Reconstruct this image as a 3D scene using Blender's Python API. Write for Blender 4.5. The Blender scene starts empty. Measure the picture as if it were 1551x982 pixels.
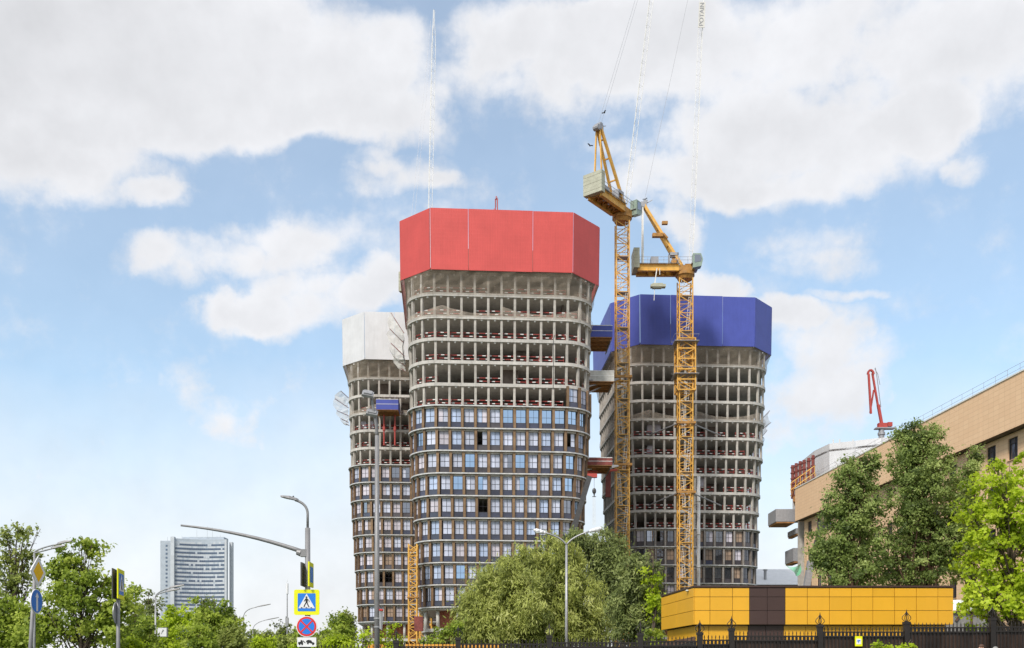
import bpy, math, random
import numpy as np
from mathutils import Vector, Matrix

R = math.radians
rng = random.Random(11)
SC = bpy.context.scene
COL = SC.collection

# ------------------------------------------------------------------ camera
F = 1500.0; W0, H0 = 1551.0, 982.0; HORIZ = 1022.0; EYE = 1.6
cam_data = bpy.data.cameras.new("camera")
cam = bpy.data.objects.new("camera", cam_data)
COL.objects.link(cam)
cam.location = (0, 0, EYE)
cam.rotation_euler = (R(90), 0, 0)
cam_data.sensor_width = 36.0
cam_data.lens = F / W0 * 36.0
cam_data.shift_y = (HORIZ - H0 / 2) / W0
cam_data.clip_end = 8000
SC.camera = cam

# ------------------------------------------------------------------ light
SUN_EL, SUN_AZ = R(44), R(210)          # azimuth clockwise from +Y : behind the camera, to the left
sun_data = bpy.data.lights.new("sun", 'SUN')
sun_data.energy = 2.3
sun_data.angle = R(12.0)
sun_data.color = (1.0, 0.94, 0.86)
sun = bpy.data.objects.new("sun", sun_data)
COL.objects.link(sun)
sdir = Vector((math.sin(SUN_AZ) * math.cos(SUN_EL), math.cos(SUN_AZ) * math.cos(SUN_EL), math.sin(SUN_EL)))
sun.rotation_euler = sdir.to_track_quat('Z', 'Y').to_euler()

SC.view_settings.view_transform = 'Standard'
SC.view_settings.look = 'None'
SC.view_settings.gamma = 1.0
SC.view_settings.exposure = 0.6
SC.view_settings.use_curve_mapping = False

# ------------------------------------------------------------------ world: sky with clouds
world = bpy.data.worlds.new("World")
SC.world = world
world.use_nodes = True
def build_sky():
    nt = world.node_tree; N = nt.nodes; L = nt.links
    N.clear()
    def val(x):
        return x
    def m(op, a, b=None, c=None, clamp=False):
        n = N.new('ShaderNodeMath'); n.operation = op; n.use_clamp = clamp
        for i, s in enumerate((a, b, c)):
            if s is None: continue
            if isinstance(s, (int, float)): n.inputs[i].default_value = s
            else: L.new(s, n.inputs[i])
        return n.outputs[0]
    def maprange(x, a, b, c=0.0, d=1.0):
        n = N.new('ShaderNodeMapRange'); n.interpolation_type = 'SMOOTHSTEP'
        n.inputs[1].default_value = a; n.inputs[2].default_value = b
        n.inputs[3].default_value = c; n.inputs[4].default_value = d
        L.new(x, n.inputs[0]); return n.outputs[0]
    def noise(vec, scale, detail=6, rough=0.55):
        n = N.new('ShaderNodeTexNoise'); n.inputs['Scale'].default_value = scale
        n.inputs['Detail'].default_value = detail; n.inputs['Roughness'].default_value = rough
        L.new(vec, n.inputs['Vector']); return n
    out = N.new('ShaderNodeOutputWorld'); bg = N.new('ShaderNodeBackground')
    L.new(bg.outputs[0], out.inputs[0])
    sky = N.new('ShaderNodeTexSky'); sky.sky_type = 'NISHITA'
    sky.sun_disc = False; sky.sun_elevation = SUN_EL; sky.sun_rotation = SUN_AZ
    sky.air_density = 1.0; sky.dust_density = 1.2; sky.ozone_density = 1.6
    tc = N.new('ShaderNodeTexCoord'); sep = N.new('ShaderNodeSeparateXYZ')
    L.new(tc.outputs['Generated'], sep.inputs[0])
    x, y, z = sep.outputs
    yy = m('MAXIMUM', y, 0.05)
    warp = noise(tc.outputs['Generated'], 5.0, 7, 0.58)
    sc_ = N.new('ShaderNodeSeparateColor'); L.new(warp.outputs['Color'], sc_.inputs[0])
    u = m('ADD', m('DIVIDE', x, yy), m('MULTIPLY', m('SUBTRACT', sc_.outputs[0], .5), .24))
    v = m('ADD', m('DIVIDE', z, yy), m('MULTIPLY', m('SUBTRACT', sc_.outputs[1], .5), .15))
    fine = noise(tc.outputs['Generated'], 16.0, 8, 0.6).outputs['Fac']
    big = noise(tc.outputs['Generated'], 3.2, 5, 0.5).outputs['Fac']
    VEIL = .28
    finer = noise(tc.outputs['Generated'], 55.0, 4, 0.6).outputs['Fac']
    # cloud banks: azimuth and elevation (as picture positions of a level 35 mm view), size, weight
    banks = [(170,100,300,130,1.00), (420,60,220,95,1.00), (575,150,100,80,0.95), (330,180,190,45,0.80), (60,230,130,60,0.75), (190,275,95,42,0.80),
             (255,298,50,26,0.70), (500,180,100,38,0.60), (585,285,95,28,0.62), (540,255,45,20,0.45), (660,300,40,18,0.50), (1180,50,430,80,1.00), (900,60,110,45,0.65),
             (1260,215,200,72,1.00), (1075,270,110,42,0.80), (1400,200,75,42,0.80), (1180,290,100,26,0.60), (1490,120,140,80,1.00), (740,140,55,38,0.45),
             (215,395,56,29.9,0.57), (270,410,61.6,39.1,0.65), (380,385,67.2,32.2,0.49), (450,370,89.6,34.5,0.51), (390,425,78.4,27.6,0.57), (430,480,117.6,41.4,1.01), (340,490,56,29.9,0.68), (560,448,67.2,39.1,0.88),
             (280,585,50.4,27.6,0.41), (350,625,78.4,29.9,0.41), (390,665,78.4,29.9,0.41), (470,600,56,46,0.34),
             (1215,505,67.2,39.1,0.68), (1180,480,44.8,23,0.81), (1275,560,78.4,57.5,0.57), (1220,620,123.2,69,0.57), (1105,440,50.4,20.7,0.94), (1080,370,33.6,52.9,0.61), (1060,340,33.6,29.9,0.54), (1230,365,78.4,25.3,0.38), (1265,400,56,23,0.38),
             (1470,272,42,18,0.55), (1270,455,44.8,10.35,0.54), (430,860,168,69,0.68), (640,430,100.8,69,0.61), (800,108,115,42,0.50), (960,120,100,50,0.65), (60,60,200,90,0.80), (90,690,179.2,46,0.34), (990,215,40,18,0.40), (650,200,50,50,0.50), (770,60,60,50,0.50), (850,150,80,34,0.50), (640,40,50,50,0.50), (1150,170,120,60,0.70), (1000,60,120,80,0.60)]
    tot = None
    for cx, cy, rx, ry, w in banks:
        du = m('MULTIPLY', m('SUBTRACT', u, (cx - 775.5) / 1500), 1500 / (rx * 1.3))
        dv = m('MULTIPLY', m('SUBTRACT', v, (1022 - cy) / 1500), 1500 / (ry * 1.3))
        d2 = m('MULTIPLY_ADD', dv, dv, m('MULTIPLY', du, du))
        g = m('MULTIPLY', m('SUBTRACT', 1.0, d2, clamp=True), w)
        tot = g if tot is None else m('ADD', tot, g)
    inn = m('MULTIPLY', maprange(m('ABSOLUTE', m('DIVIDE', x, yy)), .5, .75, 1, 0),
            m('MULTIPLY', maprange(m('DIVIDE', z, yy), .66, .9, 1, 0), maprange(y, .2, .4)))
    rest = maprange(big, .38, .58, 0, 1.2)      # the rest of the sky: the same kind of broken cloud
    cover = m('ADD', m('MULTIPLY', tot, inn), m('MULTIPLY', rest, m('SUBTRACT', 1.0, inn)))
    dens = m('ADD', cover, m('ADD', m('MULTIPLY', m('SUBTRACT', fine, .5), 1.6), m('MULTIPLY', m('SUBTRACT', finer, .5), .55)))
    alpha = maprange(dens, -.02, .92, VEIL, .97)
    haze_low = maprange(v, .06, .46, .95, 0.0)      # thin white veil low over the horizon
    alpha = m('MAXIMUM', alpha, haze_low)
    grey = maprange(m('ADD', m('MULTIPLY', m('SUBTRACT', m('DIVIDE', x, yy), -.62), 1.0), m('MULTIPLY', m('SUBTRACT', .72, m('DIVIDE', z, yy)), 1.6)), .05, .55, .14, 0)
    lum = m('ADD', maprange(dens, .5, 1.6, 1.02, .94), m('MULTIPLY', m('SUBTRACT', sc_.outputs[2], .5), .20))
    # relief: lit from the upper left, so thicker cloud to the lower right of a spot brightens it
    off = N.new('ShaderNodeVectorMath'); off.operation = 'ADD'; off.inputs[1].default_value = (.012, 0, -.02)
    L.new(tc.outputs['Generated'], off.inputs[0])
    rel = m('SUBTRACT', noise(off.outputs[0], 9.0, 5, .55).outputs['Fac'], noise(tc.outputs['Generated'], 9.0, 5, .55).outputs['Fac'])
    lum = m('ADD', lum, m('MULTIPLY', rel, .40))
    lum = m('SUBTRACT', lum, grey)
    ccol = N.new('ShaderNodeCombineColor')
    L.new(m('MULTIPLY', lum, .965), ccol.inputs[0]); L.new(m('MULTIPLY', lum, .97), ccol.inputs[1]); L.new(lum, ccol.inputs[2])
    skys = N.new('ShaderNodeMix'); skys.data_type = 'RGBA'; skys.blend_type = 'MULTIPLY'
    skys.inputs['Factor'].default_value = 1.0
    L.new(sky.outputs[0], skys.inputs['A']); skys.inputs['B'].default_value = (.84, 1.0, .97, 1)
    cl = N.new('ShaderNodeMix'); cl.data_type = 'RGBA'; cl.blend_type = 'MULTIPLY'
    cl.inputs['Factor'].default_value = 1.0
    STR = 0.15
    k = 0.61 / STR
    cl.inputs['B'].default_value = (k, k, k, 1); L.new(ccol.outputs[0], cl.inputs['A'])
    mix = N.new('ShaderNodeMix'); mix.data_type = 'RGBA'
    L.new(alpha, mix.inputs['Factor']); L.new(skys.outputs['Result'], mix.inputs['A']); L.new(cl.outputs['Result'], mix.inputs['B'])
    L.new(mix.outputs['Result'], bg.inputs['Color'])
    bg.inputs['Strength'].default_value = STR
build_sky()
world.cycles.sampling_method = 'MANUAL'
world.cycles.sample_map_resolution = 256

# ------------------------------------------------------------------ helpers
def P(px, py, D):
    """point seen at pixel (px, py) at depth D metres"""
    return Vector(((px - W0 / 2) / F * D, D, EYE + (HORIZ - py) / F * D))
def PX(px, D): return (px - W0 / 2) / F * D
def PZ(py, D): return EYE + (HORIZ - py) / F * D
def clamp(x, a=0.0, b=1.0): return max(a, min(b, x))
def ground_z(X, Y):
    return clamp((Y - 24) / 8.0) * clamp((X + 14) / 30.0) * 0.97

class MB:
    def __init__(s): s.v = []; s.f = []; s.m = []; s.mi = 0
    def add(s, verts, faces):
        o = len(s.v)
        s.v += [tuple(p) for p in verts]
        for f in faces: s.f.append(tuple(i + o for i in f)); s.m.append(s.mi)
    def box(s, c, size, M=None):
        hx, hy, hz = size[0] / 2, size[1] / 2, size[2] / 2
        pts = [Vector((sx * hx, sy * hy, sz * hz)) for sz in (-1, 1) for sy in (-1, 1) for sx in (-1, 1)]
        if M is not None: pts = [M @ p for p in pts]
        c = Vector(c)
        s.add([p + c for p in pts], [(0, 2, 3, 1), (4, 5, 7, 6), (0, 1, 5, 4), (2, 6, 7, 3), (0, 4, 6, 2), (1, 3, 7, 5)])
    def bar(s, p0, p1, w, h=None):
        """square bar between two points"""
        p0, p1 = Vector(p0), Vector(p1); h = h or w
        d = (p1 - p0); L = d.length
        if L < 1e-6: return
        z = d / L
        up = Vector((0, 0, 1)) if abs(z.z) < .95 else Vector((0, 1, 0))
        x = up.cross(z).normalized(); y = z.cross(x)
        M = Matrix((x, y, z)).transposed()
        s.box((p0 + p1) / 2, (w, h, L), M)
    def tube(s, p0, p1, r0, r1=None, n=8, caps=True):
        p0, p1 = Vector(p0), Vector(p1); r1 = r0 if r1 is None else r1
        d = (p1 - p0)
        if d.length < 1e-6: return
        z = d.normalized(); up = Vector((0, 0, 1)) if abs(z.z) < .95 else Vector((0, 1, 0))
        x = up.cross(z).normalized(); y = z.cross(x)
        vs = []
        for p, r in ((p0, r0), (p1, r1)):
            for i in range(n):
                a = 2 * math.pi * i / n
                vs.append(p + x * (r * math.cos(a)) + y * (r * math.sin(a)))
        fs = [(i, (i + 1) % n, n + (i + 1) % n, n + i) for i in range(n)]
        if caps: fs += [tuple(range(n))[::-1], tuple(range(n, 2 * n))]
        s.add(vs, fs)
    def path(s, pts, radii, n=8):
        """one continuous swept tube"""
        pts = [Vector(p) for p in pts]; vs = []; px_ = None
        keep = [0] + [i for i in range(1, len(pts)) if (pts[i] - pts[i - 1]).length > 1e-5]
        pts = [pts[i] for i in keep]; radii = [radii[i] for i in keep]
        for i, p in enumerate(pts):
            d = (pts[min(i + 1, len(pts) - 1)] - pts[max(i - 1, 0)]).normalized()
            if px_ is None:
                up = Vector((0, 0, 1)) if abs(d.z) < .95 else Vector((0, 1, 0)); px_ = up.cross(d).normalized()
            else: px_ = (px_ - d * px_.dot(d)).normalized()
            py_ = d.cross(px_)
            for j in range(n):
                a = 2 * math.pi * j / n; vs.append(p + px_ * (radii[i] * math.cos(a)) + py_ * (radii[i] * math.sin(a)))
        k = len(pts)
        s.add(vs, [(i * n + j, i * n + (j + 1) % n, (i + 1) * n + (j + 1) % n, (i + 1) * n + j) for i in range(k - 1) for j in range(n)] + [tuple(range(n))[::-1], tuple(range((k - 1) * n, k * n))])
    def prism(s, poly, z0, z1):
        n = len(poly)
        vs = [(p[0], p[1], z0) for p in poly] + [(p[0], p[1], z1) for p in poly]
        s.add(vs, [tuple(range(n))[::-1], tuple(range(n, 2 * n))] + [(i, (i + 1) % n, n + (i + 1) % n, n + i) for i in range(n)])
    def plate(s, poly, y0, y1):
        """outline in x,z extruded along y"""
        n = len(poly)
        vs = [(p[0], y0, p[1]) for p in poly] + [(p[0], y1, p[1]) for p in poly]
        s.add(vs, [tuple(range(n)), tuple(range(n, 2 * n))[::-1]] + [((i + 1) % n, i, n + i, n + (i + 1) % n) for i in range(n)])
    def ball(s, c, r, n=8, k=5):
        c = Vector(c); rx, ry, rz = r if hasattr(r, '__len__') else (r, r, r)
        vs = [c + Vector((0, 0, -rz))]
        for j in range(1, k):
            t = math.pi * j / k - math.pi / 2
            for i in range(n):
                a = 2 * math.pi * i / n
                vs.append(c + Vector((rx * math.cos(t) * math.cos(a), ry * math.cos(t) * math.sin(a), rz * math.sin(t))))
        vs.append(c + Vector((0, 0, rz)))
        fs = [(0, 1 + (i + 1) % n, 1 + i) for i in range(n)]
        for j in range(k - 2):
            for i in range(n):
                a = 1 + j * n + i; b = 1 + j * n + (i + 1) % n
                fs.append((a, b, b + n, a + n))
        e = len(vs) - 1; o = 1 + (k - 2) * n
        fs += [(o + i, o + (i + 1) % n, e) for i in range(n)]
        s.add(vs, fs)
    def mesh(s, name, mats, smooth=False):
        me = bpy.data.meshes.new(name)
        me.from_pydata(s.v, [], s.f)
        for mt in (mats if isinstance(mats, (list, tuple)) else [mats]): me.materials.append(mt)
        if s.mi or any(s.m): me.polygons.foreach_set('material_index', s.m)
        if smooth: me.polygons.foreach_set('use_smooth', [True] * len(s.f))
        me.update(); return me
    def build(s, name, mats, parent=None, smooth=False, **kw):
        return link(name, s.mesh(name, mats, smooth), parent, **kw)

def link(name, me, parent=None, loc=None, rz=None, scale=None, label=None, cat=None, group=None, kind=None):
    o = bpy.data.objects.new(name, me); COL.objects.link(o)
    if parent is not None: o.parent = parent
    if loc is not None: o.location = loc
    if rz is not None: o.rotation_euler = (0, 0, rz)
    if scale is not None: o.scale = scale
    if label: o['label'] = label
    if cat: o['category'] = cat
    if group: o['group'] = group
    if kind: o['kind'] = kind
    return o
def thing(name, label, cat, loc=(0, 0, 0), rz=0.0, group=None):
    return link(name, None, None, loc, rz, None, label, cat, group)

# ------------------------------------------------------------------ materials
def mat(name, col, rough=.7, metal=0.0, var=.12, scale=3.0, bump=0.0, bscale=20.0, spec=.5, stain=0.0, col2=None, coat=0.0, piece=0.0):
    mt = bpy.data.materials.new(name); mt.use_nodes = True
    nt = mt.node_tree; N = nt.nodes; L = nt.links; b = N['Principled BSDF']
    b.inputs['Roughness'].default_value = rough; b.inputs['Metallic'].default_value = metal
    b.inputs['Specular IOR Level'].default_value = spec
    if coat: b.inputs['Coat Weight'].default_value = coat
    tc = N.new('ShaderNodeTexCoord')
    n = N.new('ShaderNodeTexNoise'); n.inputs['Scale'].default_value = scale; n.inputs['Detail'].default_value = 6
    n.inputs['Roughness'].default_value = .6
    oi_ = N.new('ShaderNodeObjectInfo'); vm_ = N.new('ShaderNodeVectorMath'); vm_.operation = 'MULTIPLY_ADD'
    vm_.inputs[1].default_value = (57, 31, 43); L.new(oi_.outputs['Random'], vm_.inputs[0]); L.new(tc.outputs['Object'], vm_.inputs[2])
    L.new(vm_.outputs[0], n.inputs['Vector'])
    r = N.new('ShaderNodeValToRGB')
    c2 = col2 or tuple(c * (1 - 2 * var) for c in col); c1 = tuple(min(1, c * (1 + var)) for c in col)
    r.color_ramp.elements[0].position = .3; r.color_ramp.elements[0].color = (*c2, 1)
    r.color_ramp.elements[1].position = .7; r.color_ramp.elements[1].color = (*c1, 1)
    L.new(n.outputs['Fac'], r.inputs[0])
    src = r.outputs[0]
    if stain:
        mp = N.new('ShaderNodeMapping'); mp.inputs['Scale'].default_value = (2.2, 2.2, .18)
        L.new(tc.outputs['Object'], mp.inputs[0])
        n2 = N.new('ShaderNodeTexNoise'); n2.inputs['Scale'].default_value = 1.4; n2.inputs['Detail'].default_value = 5
        L.new(mp.outputs[0], n2.inputs['Vector'])
        mr = N.new('ShaderNodeMapRange'); mr.inputs[1].default_value = .5; mr.inputs[2].default_value = .75
        mr.inputs[4].default_value = stain; L.new(n2.outputs['Fac'], mr.inputs[0])
        mx = N.new('ShaderNodeMix'); mx.data_type = 'RGBA'; L.new(mr.outputs[0], mx.inputs['Factor'])
        L.new(src, mx.inputs['A']); mx.inputs['B'].default_value = (*[c * .35 for c in col], 1)
        src = mx.outputs['Result']
    if piece:
        hv_ = N.new('ShaderNodeHueSaturation'); mr_ = N.new('ShaderNodeMapRange'); mr_.inputs[3].default_value = 1 - piece; mr_.inputs[4].default_value = 1 + piece * .5
        L.new(oi_.outputs['Random'], mr_.inputs[0]); L.new(src, hv_.inputs['Color']); L.new(mr_.outputs[0], hv_.inputs['Value']); src = hv_.outputs[0]
    L.new(src, b.inputs['Base Color'])
    if bump:
        n3 = N.new('ShaderNodeTexNoise'); n3.inputs['Scale'].default_value = bscale; n3.inputs['Detail'].default_value = 4
        L.new(tc.outputs['Object'], n3.inputs['Vector'])
        bp = N.new('ShaderNodeBump'); bp.inputs['Strength'].default_value = bump; bp.inputs['Distance'].default_value = .02
        L.new(n3.outputs['Fac'], bp.inputs['Height']); L.new(bp.outputs[0], b.inputs['Normal'])
    return mt

def mat_corrugated(name, col):
    """profiled sheet: vertical ribs as relief, fine dirt"""
    mt = mat(name, col, .5, 0, .05, .35, spec=.35, stain=.10)
    nt = mt.node_tree; N = nt.nodes; L = nt.links; b = N['Principled BSDF']
    tc = N.new('ShaderNodeTexCoord'); w = N.new('ShaderNodeTexWave'); w.wave_type = 'BANDS'; w.bands_direction = 'X'
    w.inputs['Scale'].default_value = 1.25; L.new(tc.outputs['UV'], w.inputs['Vector'])
    w2 = N.new('ShaderNodeTexWave'); w2.bands_direction = 'Y'; w2.inputs['Scale'].default_value = .55; w2.wave_profile = 'SAW'
    L.new(tc.outputs['UV'], w2.inputs['Vector'])
    ad = N.new('ShaderNodeMath'); ad.operation = 'MULTIPLY_ADD'; ad.inputs[1].default_value = .35
    L.new(w2.outputs['Fac'], ad.inputs[0]); L.new(w.outputs['Fac'], ad.inputs[2])
    oi = N.new('ShaderNodeObjectInfo'); hv = N.new('ShaderNodeHueSaturation')
    mr = N.new('ShaderNodeMapRange'); mr.inputs[3].default_value = .90; mr.inputs[4].default_value = 1.06; L.new(oi.outputs['Random'], mr.inputs[0])
    src = b.inputs['Base Color'].links[0].from_socket; L.new(src, hv.inputs['Color']); L.new(mr.outputs[0], hv.inputs['Value']); L.new(hv.outputs[0], b.inputs['Base Color'])
    bp = N.new('ShaderNodeBump'); bp.inputs['Strength'].default_value = .25; bp.inputs['Distance'].default_value = .04
    L.new(ad.outputs[0], bp.inputs['Height']); L.new(bp.outputs[0], b.inputs['Normal'])
    return mt

def mat_net(name, col, opaque=.45, scale=6.0):
    mt = bpy.data.materials.new(name); mt.use_nodes = True
    nt = mt.node_tree; N = nt.nodes; L = nt.links; b = N['Principled BSDF']; out = N['Material Output']
    b.inputs['Base Color'].default_value = (*col, 1); b.inputs['Roughness'].default_value = .9
    tr = N.new('ShaderNodeBsdfTransparent'); mx = N.new('ShaderNodeMixShader')
    tc = N.new('ShaderNodeTexCoord'); n = N.new('ShaderNodeTexNoise'); n.inputs['Scale'].default_value = .8
    n.inputs['Detail'].default_value = 8; n.inputs['Roughness'].default_value = .7
    L.new(tc.outputs['Object'], n.inputs['Vector'])
    mr = N.new('ShaderNodeMapRange'); mr.inputs[1].default_value = .3; mr.inputs[2].default_value = .7
    mr.inputs[3].default_value = opaque * .55; mr.inputs[4].default_value = min(1, opaque * 1.5)
    L.new(n.outputs['Fac'], mr.inputs[0]); L.new(mr.outputs[0], mx.inputs[0])
    L.new(tr.outputs[0], mx.inputs[1]); L.new(b.outputs[0], mx.inputs[2]); L.new(mx.outputs[0], out.inputs[0])
    return mt

def mat_glass(name, tint, refl=.4, base=(.02, .022, .03), rough=.04):
    """coated glazing seen from outside: mirror of the sky over a dark room"""
    mt = bpy.data.materials.new(name); mt.use_nodes = True
    nt = mt.node_tree; N = nt.nodes; L = nt.links; b = N['Principled BSDF']; out = N['Material Output']
    b.inputs['Base Color'].default_value = (*base, 1); b.inputs['Roughness'].default_value = .3
    g = N.new('ShaderNodeBsdfGlossy'); g.inputs['Color'].default_value = (*tint, 1); g.inputs['Roughness'].default_value = rough
    tc = N.new('ShaderNodeTexCoord'); n = N.new('ShaderNodeTexNoise'); n.inputs['Scale'].default_value = .7
    L.new(tc.outputs['Object'], n.inputs['Vector'])
    bp = N.new('ShaderNodeBump'); bp.inputs['Strength'].default_value = .12; bp.inputs['Distance'].default_value = .05
    L.new(n.outputs['Fac'], bp.inputs['Height']); L.new(bp.outputs[0], g.inputs['Normal'])
    mx = N.new('ShaderNodeMixShader'); mx.inputs[0].default_value = refl
    L.new(b.outputs[0], mx.inputs[1]); L.new(g.outputs[0], mx.inputs[2]); L.new(mx.outputs[0], out.inputs[0])
    return mt

def mat_leaf(name, dark, mid, light, trans=.35):
    mt = bpy.data.materials.new(name); mt.use_nodes = True
    nt = mt.node_tree; N = nt.nodes; L = nt.links; out = N['Material Output']; N.remove(N['Principled BSDF'])
    at = N.new('ShaderNodeAttribute'); at.attribute_name = 'tint'
    r = N.new('ShaderNodeValToRGB'); e = r.color_ramp.elements
    e[0].position = 0; e[0].color = (*dark, 1); e[1].position = 1; e[1].color = (*light, 1)
    q = e.new(.5); q.color = (*mid, 1)
    L.new(at.outputs['Fac'], r.inputs[0])
    d = N.new('ShaderNodeBsdfPrincipled'); d.inputs['Roughness'].default_value = .5; d.inputs['Specular IOR Level'].default_value = .3
    t = N.new('ShaderNodeBsdfTranslucent'); mx = N.new('ShaderNodeMixShader'); mx.inputs[0].default_value = trans
    L.new(r.outputs[0], d.inputs['Base Color']); L.new(r.outputs[0], t.inputs['Color'])
    L.new(d.outputs[0], mx.inputs[1]); L.new(t.outputs[0], mx.inputs[2]); L.new(mx.outputs[0], out.inputs[0])
    return mt

M = {}
M['concrete'] = mat('concrete', (.50, .465, .42), .9, 0, .14, 1.2, .3, 12, stain=.4, piece=0.14)
M['concrete_slab'] = mat('concrete_slab', (.58, .55, .51), .9, 0, .10, 1.0, .3, 12, stain=.35, piece=.08)
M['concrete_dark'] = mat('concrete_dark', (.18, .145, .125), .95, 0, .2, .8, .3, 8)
M['concrete_pale'] = mat('concrete_pale', (.60, .58, .54), .9, 0, .12, 1.0, .2, 12, stain=.3)
M['steel_grey'] = mat('steel_grey', (.36, .36, .38), .5, .3, .1, 4)
M['steel_dark'] = mat('steel_dark', (.07, .068, .07), .5, .2, .15, 4)
M['ring'] = mat('ring', (.62, .61, .60), .45, .2, .15, 1.5, stain=.3)
M['bronze'] = mat('bronze', (.26, .16, .092), .42, .35, .2, .9, piece=0.15)
M['bronze_light'] = mat('bronze_light', (.40, .27, .14), .4, .35, .15, .9)
M['grey_fin'] = mat('grey_fin', (.26, .22, .19), .5, .2, .15, .9)
M['spandrel'] = mat('spandrel', (.048, .054, .095), .22, 0, .25, .6, spec=.8, piece=0.3)
M['spandrel_b'] = mat('spandrel_b', (.085, .075, .085), .28, 0, .25, .6, spec=.7, piece=0.3)
M['frame'] = mat('frame', (.035, .032, .036), .4, 0, .1, 3)
M['sky_tint_a'] = mat('sky_tint_a', (.60, .64, .79), .3, 0, .07, .5, .05, 3, piece=.22)  # cloudy sky's reflection in the panes, painted as an opaque pale colour
M['sky_tint_b'] = mat('sky_tint_b', (.50, .60, .82), .25, 0, .08, .5, .05, 3, piece=.22)  # bluer version of the painted sky reflection
M['sky_tint_wrap'] = mat('sky_tint_wrap', (.66, .62, .70), .35, 0, .08, .5, .05, 3, piece=.22)  # painted cloud reflection on panes; also the plastic wrap of the pallets
M['tan_pane'] = mat('tan_pane', (.42, .30, .22), .4, 0, .2, .5, piece=.22)  # opaque tan colour for some panes
M['glass_blue'] = mat_glass('glass_blue', (.50, .72, 1.0), .85)
M['glass_dark'] = mat_glass('glass_dark', (.75, .8, .9), .16)
M['glass_mid'] = mat_glass('glass_mid', (.75, .82, .95), .38)
M['red_paint'] = mat('red_paint', (.28, .032, .025), .6, 0, .15, 3)
M['white_paint'] = mat('white_paint', (.78, .77, .75), .6, 0, .08, 3)
M['hood_red'] = mat_corrugated('hood_red', (.62, .088, .080))
M['hood_blue'] = mat_corrugated('hood_blue', (.075, .10, .41))
M['hood_white'] = mat_corrugated('hood_white', (.70, .70, .72))
M['net_brown'] = mat_net('net_brown', (.34, .28, .215), .36)
M['net_pale'] = mat_net('net_pale', (.52, .44, .36), .36)
M['net_white'] = mat_net('net_white', (.72, .70, .66), .5)
M['net_green'] = mat_net('net_green', (.15, .52, .30), .7)
M['brick_red'] = mat('brick_red', (.36, .12, .07), .9, 0, .2, 4)
M['ply'] = mat('ply', (.42, .20, .07), .7, 0, .25, 2)
M['crane'] = mat('crane', (.78, .42, .075), .5, 0, .14, 1.2, stain=.2)
M['crane_dark'] = mat('crane_dark', (.45, .22, .05), .6, 0, .2, 1.2)
M['crane_pale'] = mat('crane_pale', (.80, .78, .74), .6, 0, .1, 1.0)
M['ballast'] = mat('ballast', (.46, .46, .36), .8, 0, .12, 1.0)
M['cab_green'] = mat('cab_green', (.28, .36, .30), .3, 0, .1, 1.0)
M['grating'] = mat_net('grating', (.35, .34, .33), .6)
M['beige'] = None
M['yellow'] = mat('yellow', (.80, .41, .025), .42, 0, .03, .5, spec=.45, stain=.06, piece=0.05)
M['brown'] = mat('brown', (.062, .032, .027), .45, 0, .08, .5)
M['iron'] = mat('iron', (.020, .015, .013), .5, .1, .2, 4)
M['sheet_brown'] = mat('sheet_brown', (.048, .028, .020), .35, 0, .35, 1.2, piece=0.4)
M['orange_board'] = mat('orange_board', (.78, .36, .05), .5, 0, .08, 1)
M['asphalt'] = mat('asphalt', (.05, .05, .052), .9, 0, .15, 6, .4, 60)
M['pavement'] = mat('pavement', (.26, .25, .24), .9, 0, .12, 4, .3, 40)
M['kerb'] = mat('kerb', (.34, .33, .32), .9, 0, .12, 4, .3, 40)
M['grass'] = mat('grass', (.05, .075, .022), .95, 0, .35, 3, .6, 40)
M['galv'] = mat('galv', (.40, .40, .41), .45, .4, .1, 5)
M['pole_grey'] = mat('pole_grey', (.27, .265, .27), .5, .2, .08, 4, stain=.15)
M['lamp_lens'] = mat('lamp_lens', (.66, .66, .58), .25, 0, .05, 8)
M['sign_yellow'] = mat('sign_yellow', (.82, .82, .0), .4, 0, .02, 2)
M['sign_blue'] = mat('sign_blue', (.015, .20, .72), .35, 0, .04, 2)
M['sign_white'] = mat('sign_white', (.80, .80, .82), .4, 0, .03, 2)
M['sign_red'] = mat('sign_red', (.70, .03, .03), .4, 0, .03, 2)
M['sign_black'] = mat('sign_black', (.015, .015, .016), .4, 0, .03, 2)
M['sign_amber'] = mat('sign_amber', (.95, .55, .0), .4, 0, .03, 2)
M['sign_back'] = mat('sign_back', (.45, .46, .48), .4, .4, .06, 4)
M['bark'] = mat('bark', (.11, .082, .06), .95, 0, .3, 6, .6, 20)
M['bark_red'] = mat('bark_red', (.16, .09, .06), .95, 0, .3, 6, .6, 20)
M['formwork_red'] = mat('formwork_red', (.23, .055, .045), .7, 0, .2, 2)
M['boom_red'] = mat('boom_red', (.46, .065, .052), .45, 0, .1, 2)
M['hall_white'] = mat('hall_white', (.80, .80, .80), .6, 0, .04, 1)
M['office_wall'] = mat('office_wall', (.42, .47, .53), .7, 0, .06, .3)
M['office_white'] = mat('office_white', (.54, .57, .61), .7, 0, .06, .3)
M['skin'] = mat('skin', (.55, .32, .22), .55, 0, .06, 10)
M['hair'] = mat('hair', (.10, .045, .025), .6, 0, .3, 30)
M['hair_grey'] = mat('hair_grey', (.32, .31, .29), .6, 0, .2, 30)
M['cloth_a'] = mat('cloth_a', (.10, .12, .20), .9, 0, .15, 10)
M['cloth_b'] = mat('cloth_b', (.30, .25, .22), .9, 0, .15, 10)
M['leaf_willow'] = mat_leaf('leaf_willow', (0.16, 0.19, 0.045), (0.45, 0.49, 0.12), (0.68, 0.7, 0.27), 0.45)
M['leaf_olive'] = mat_leaf('leaf_olive', (0.085, 0.11, 0.032), (0.235, 0.285, 0.085), (0.46, 0.5, 0.19), 0.4)
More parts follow.
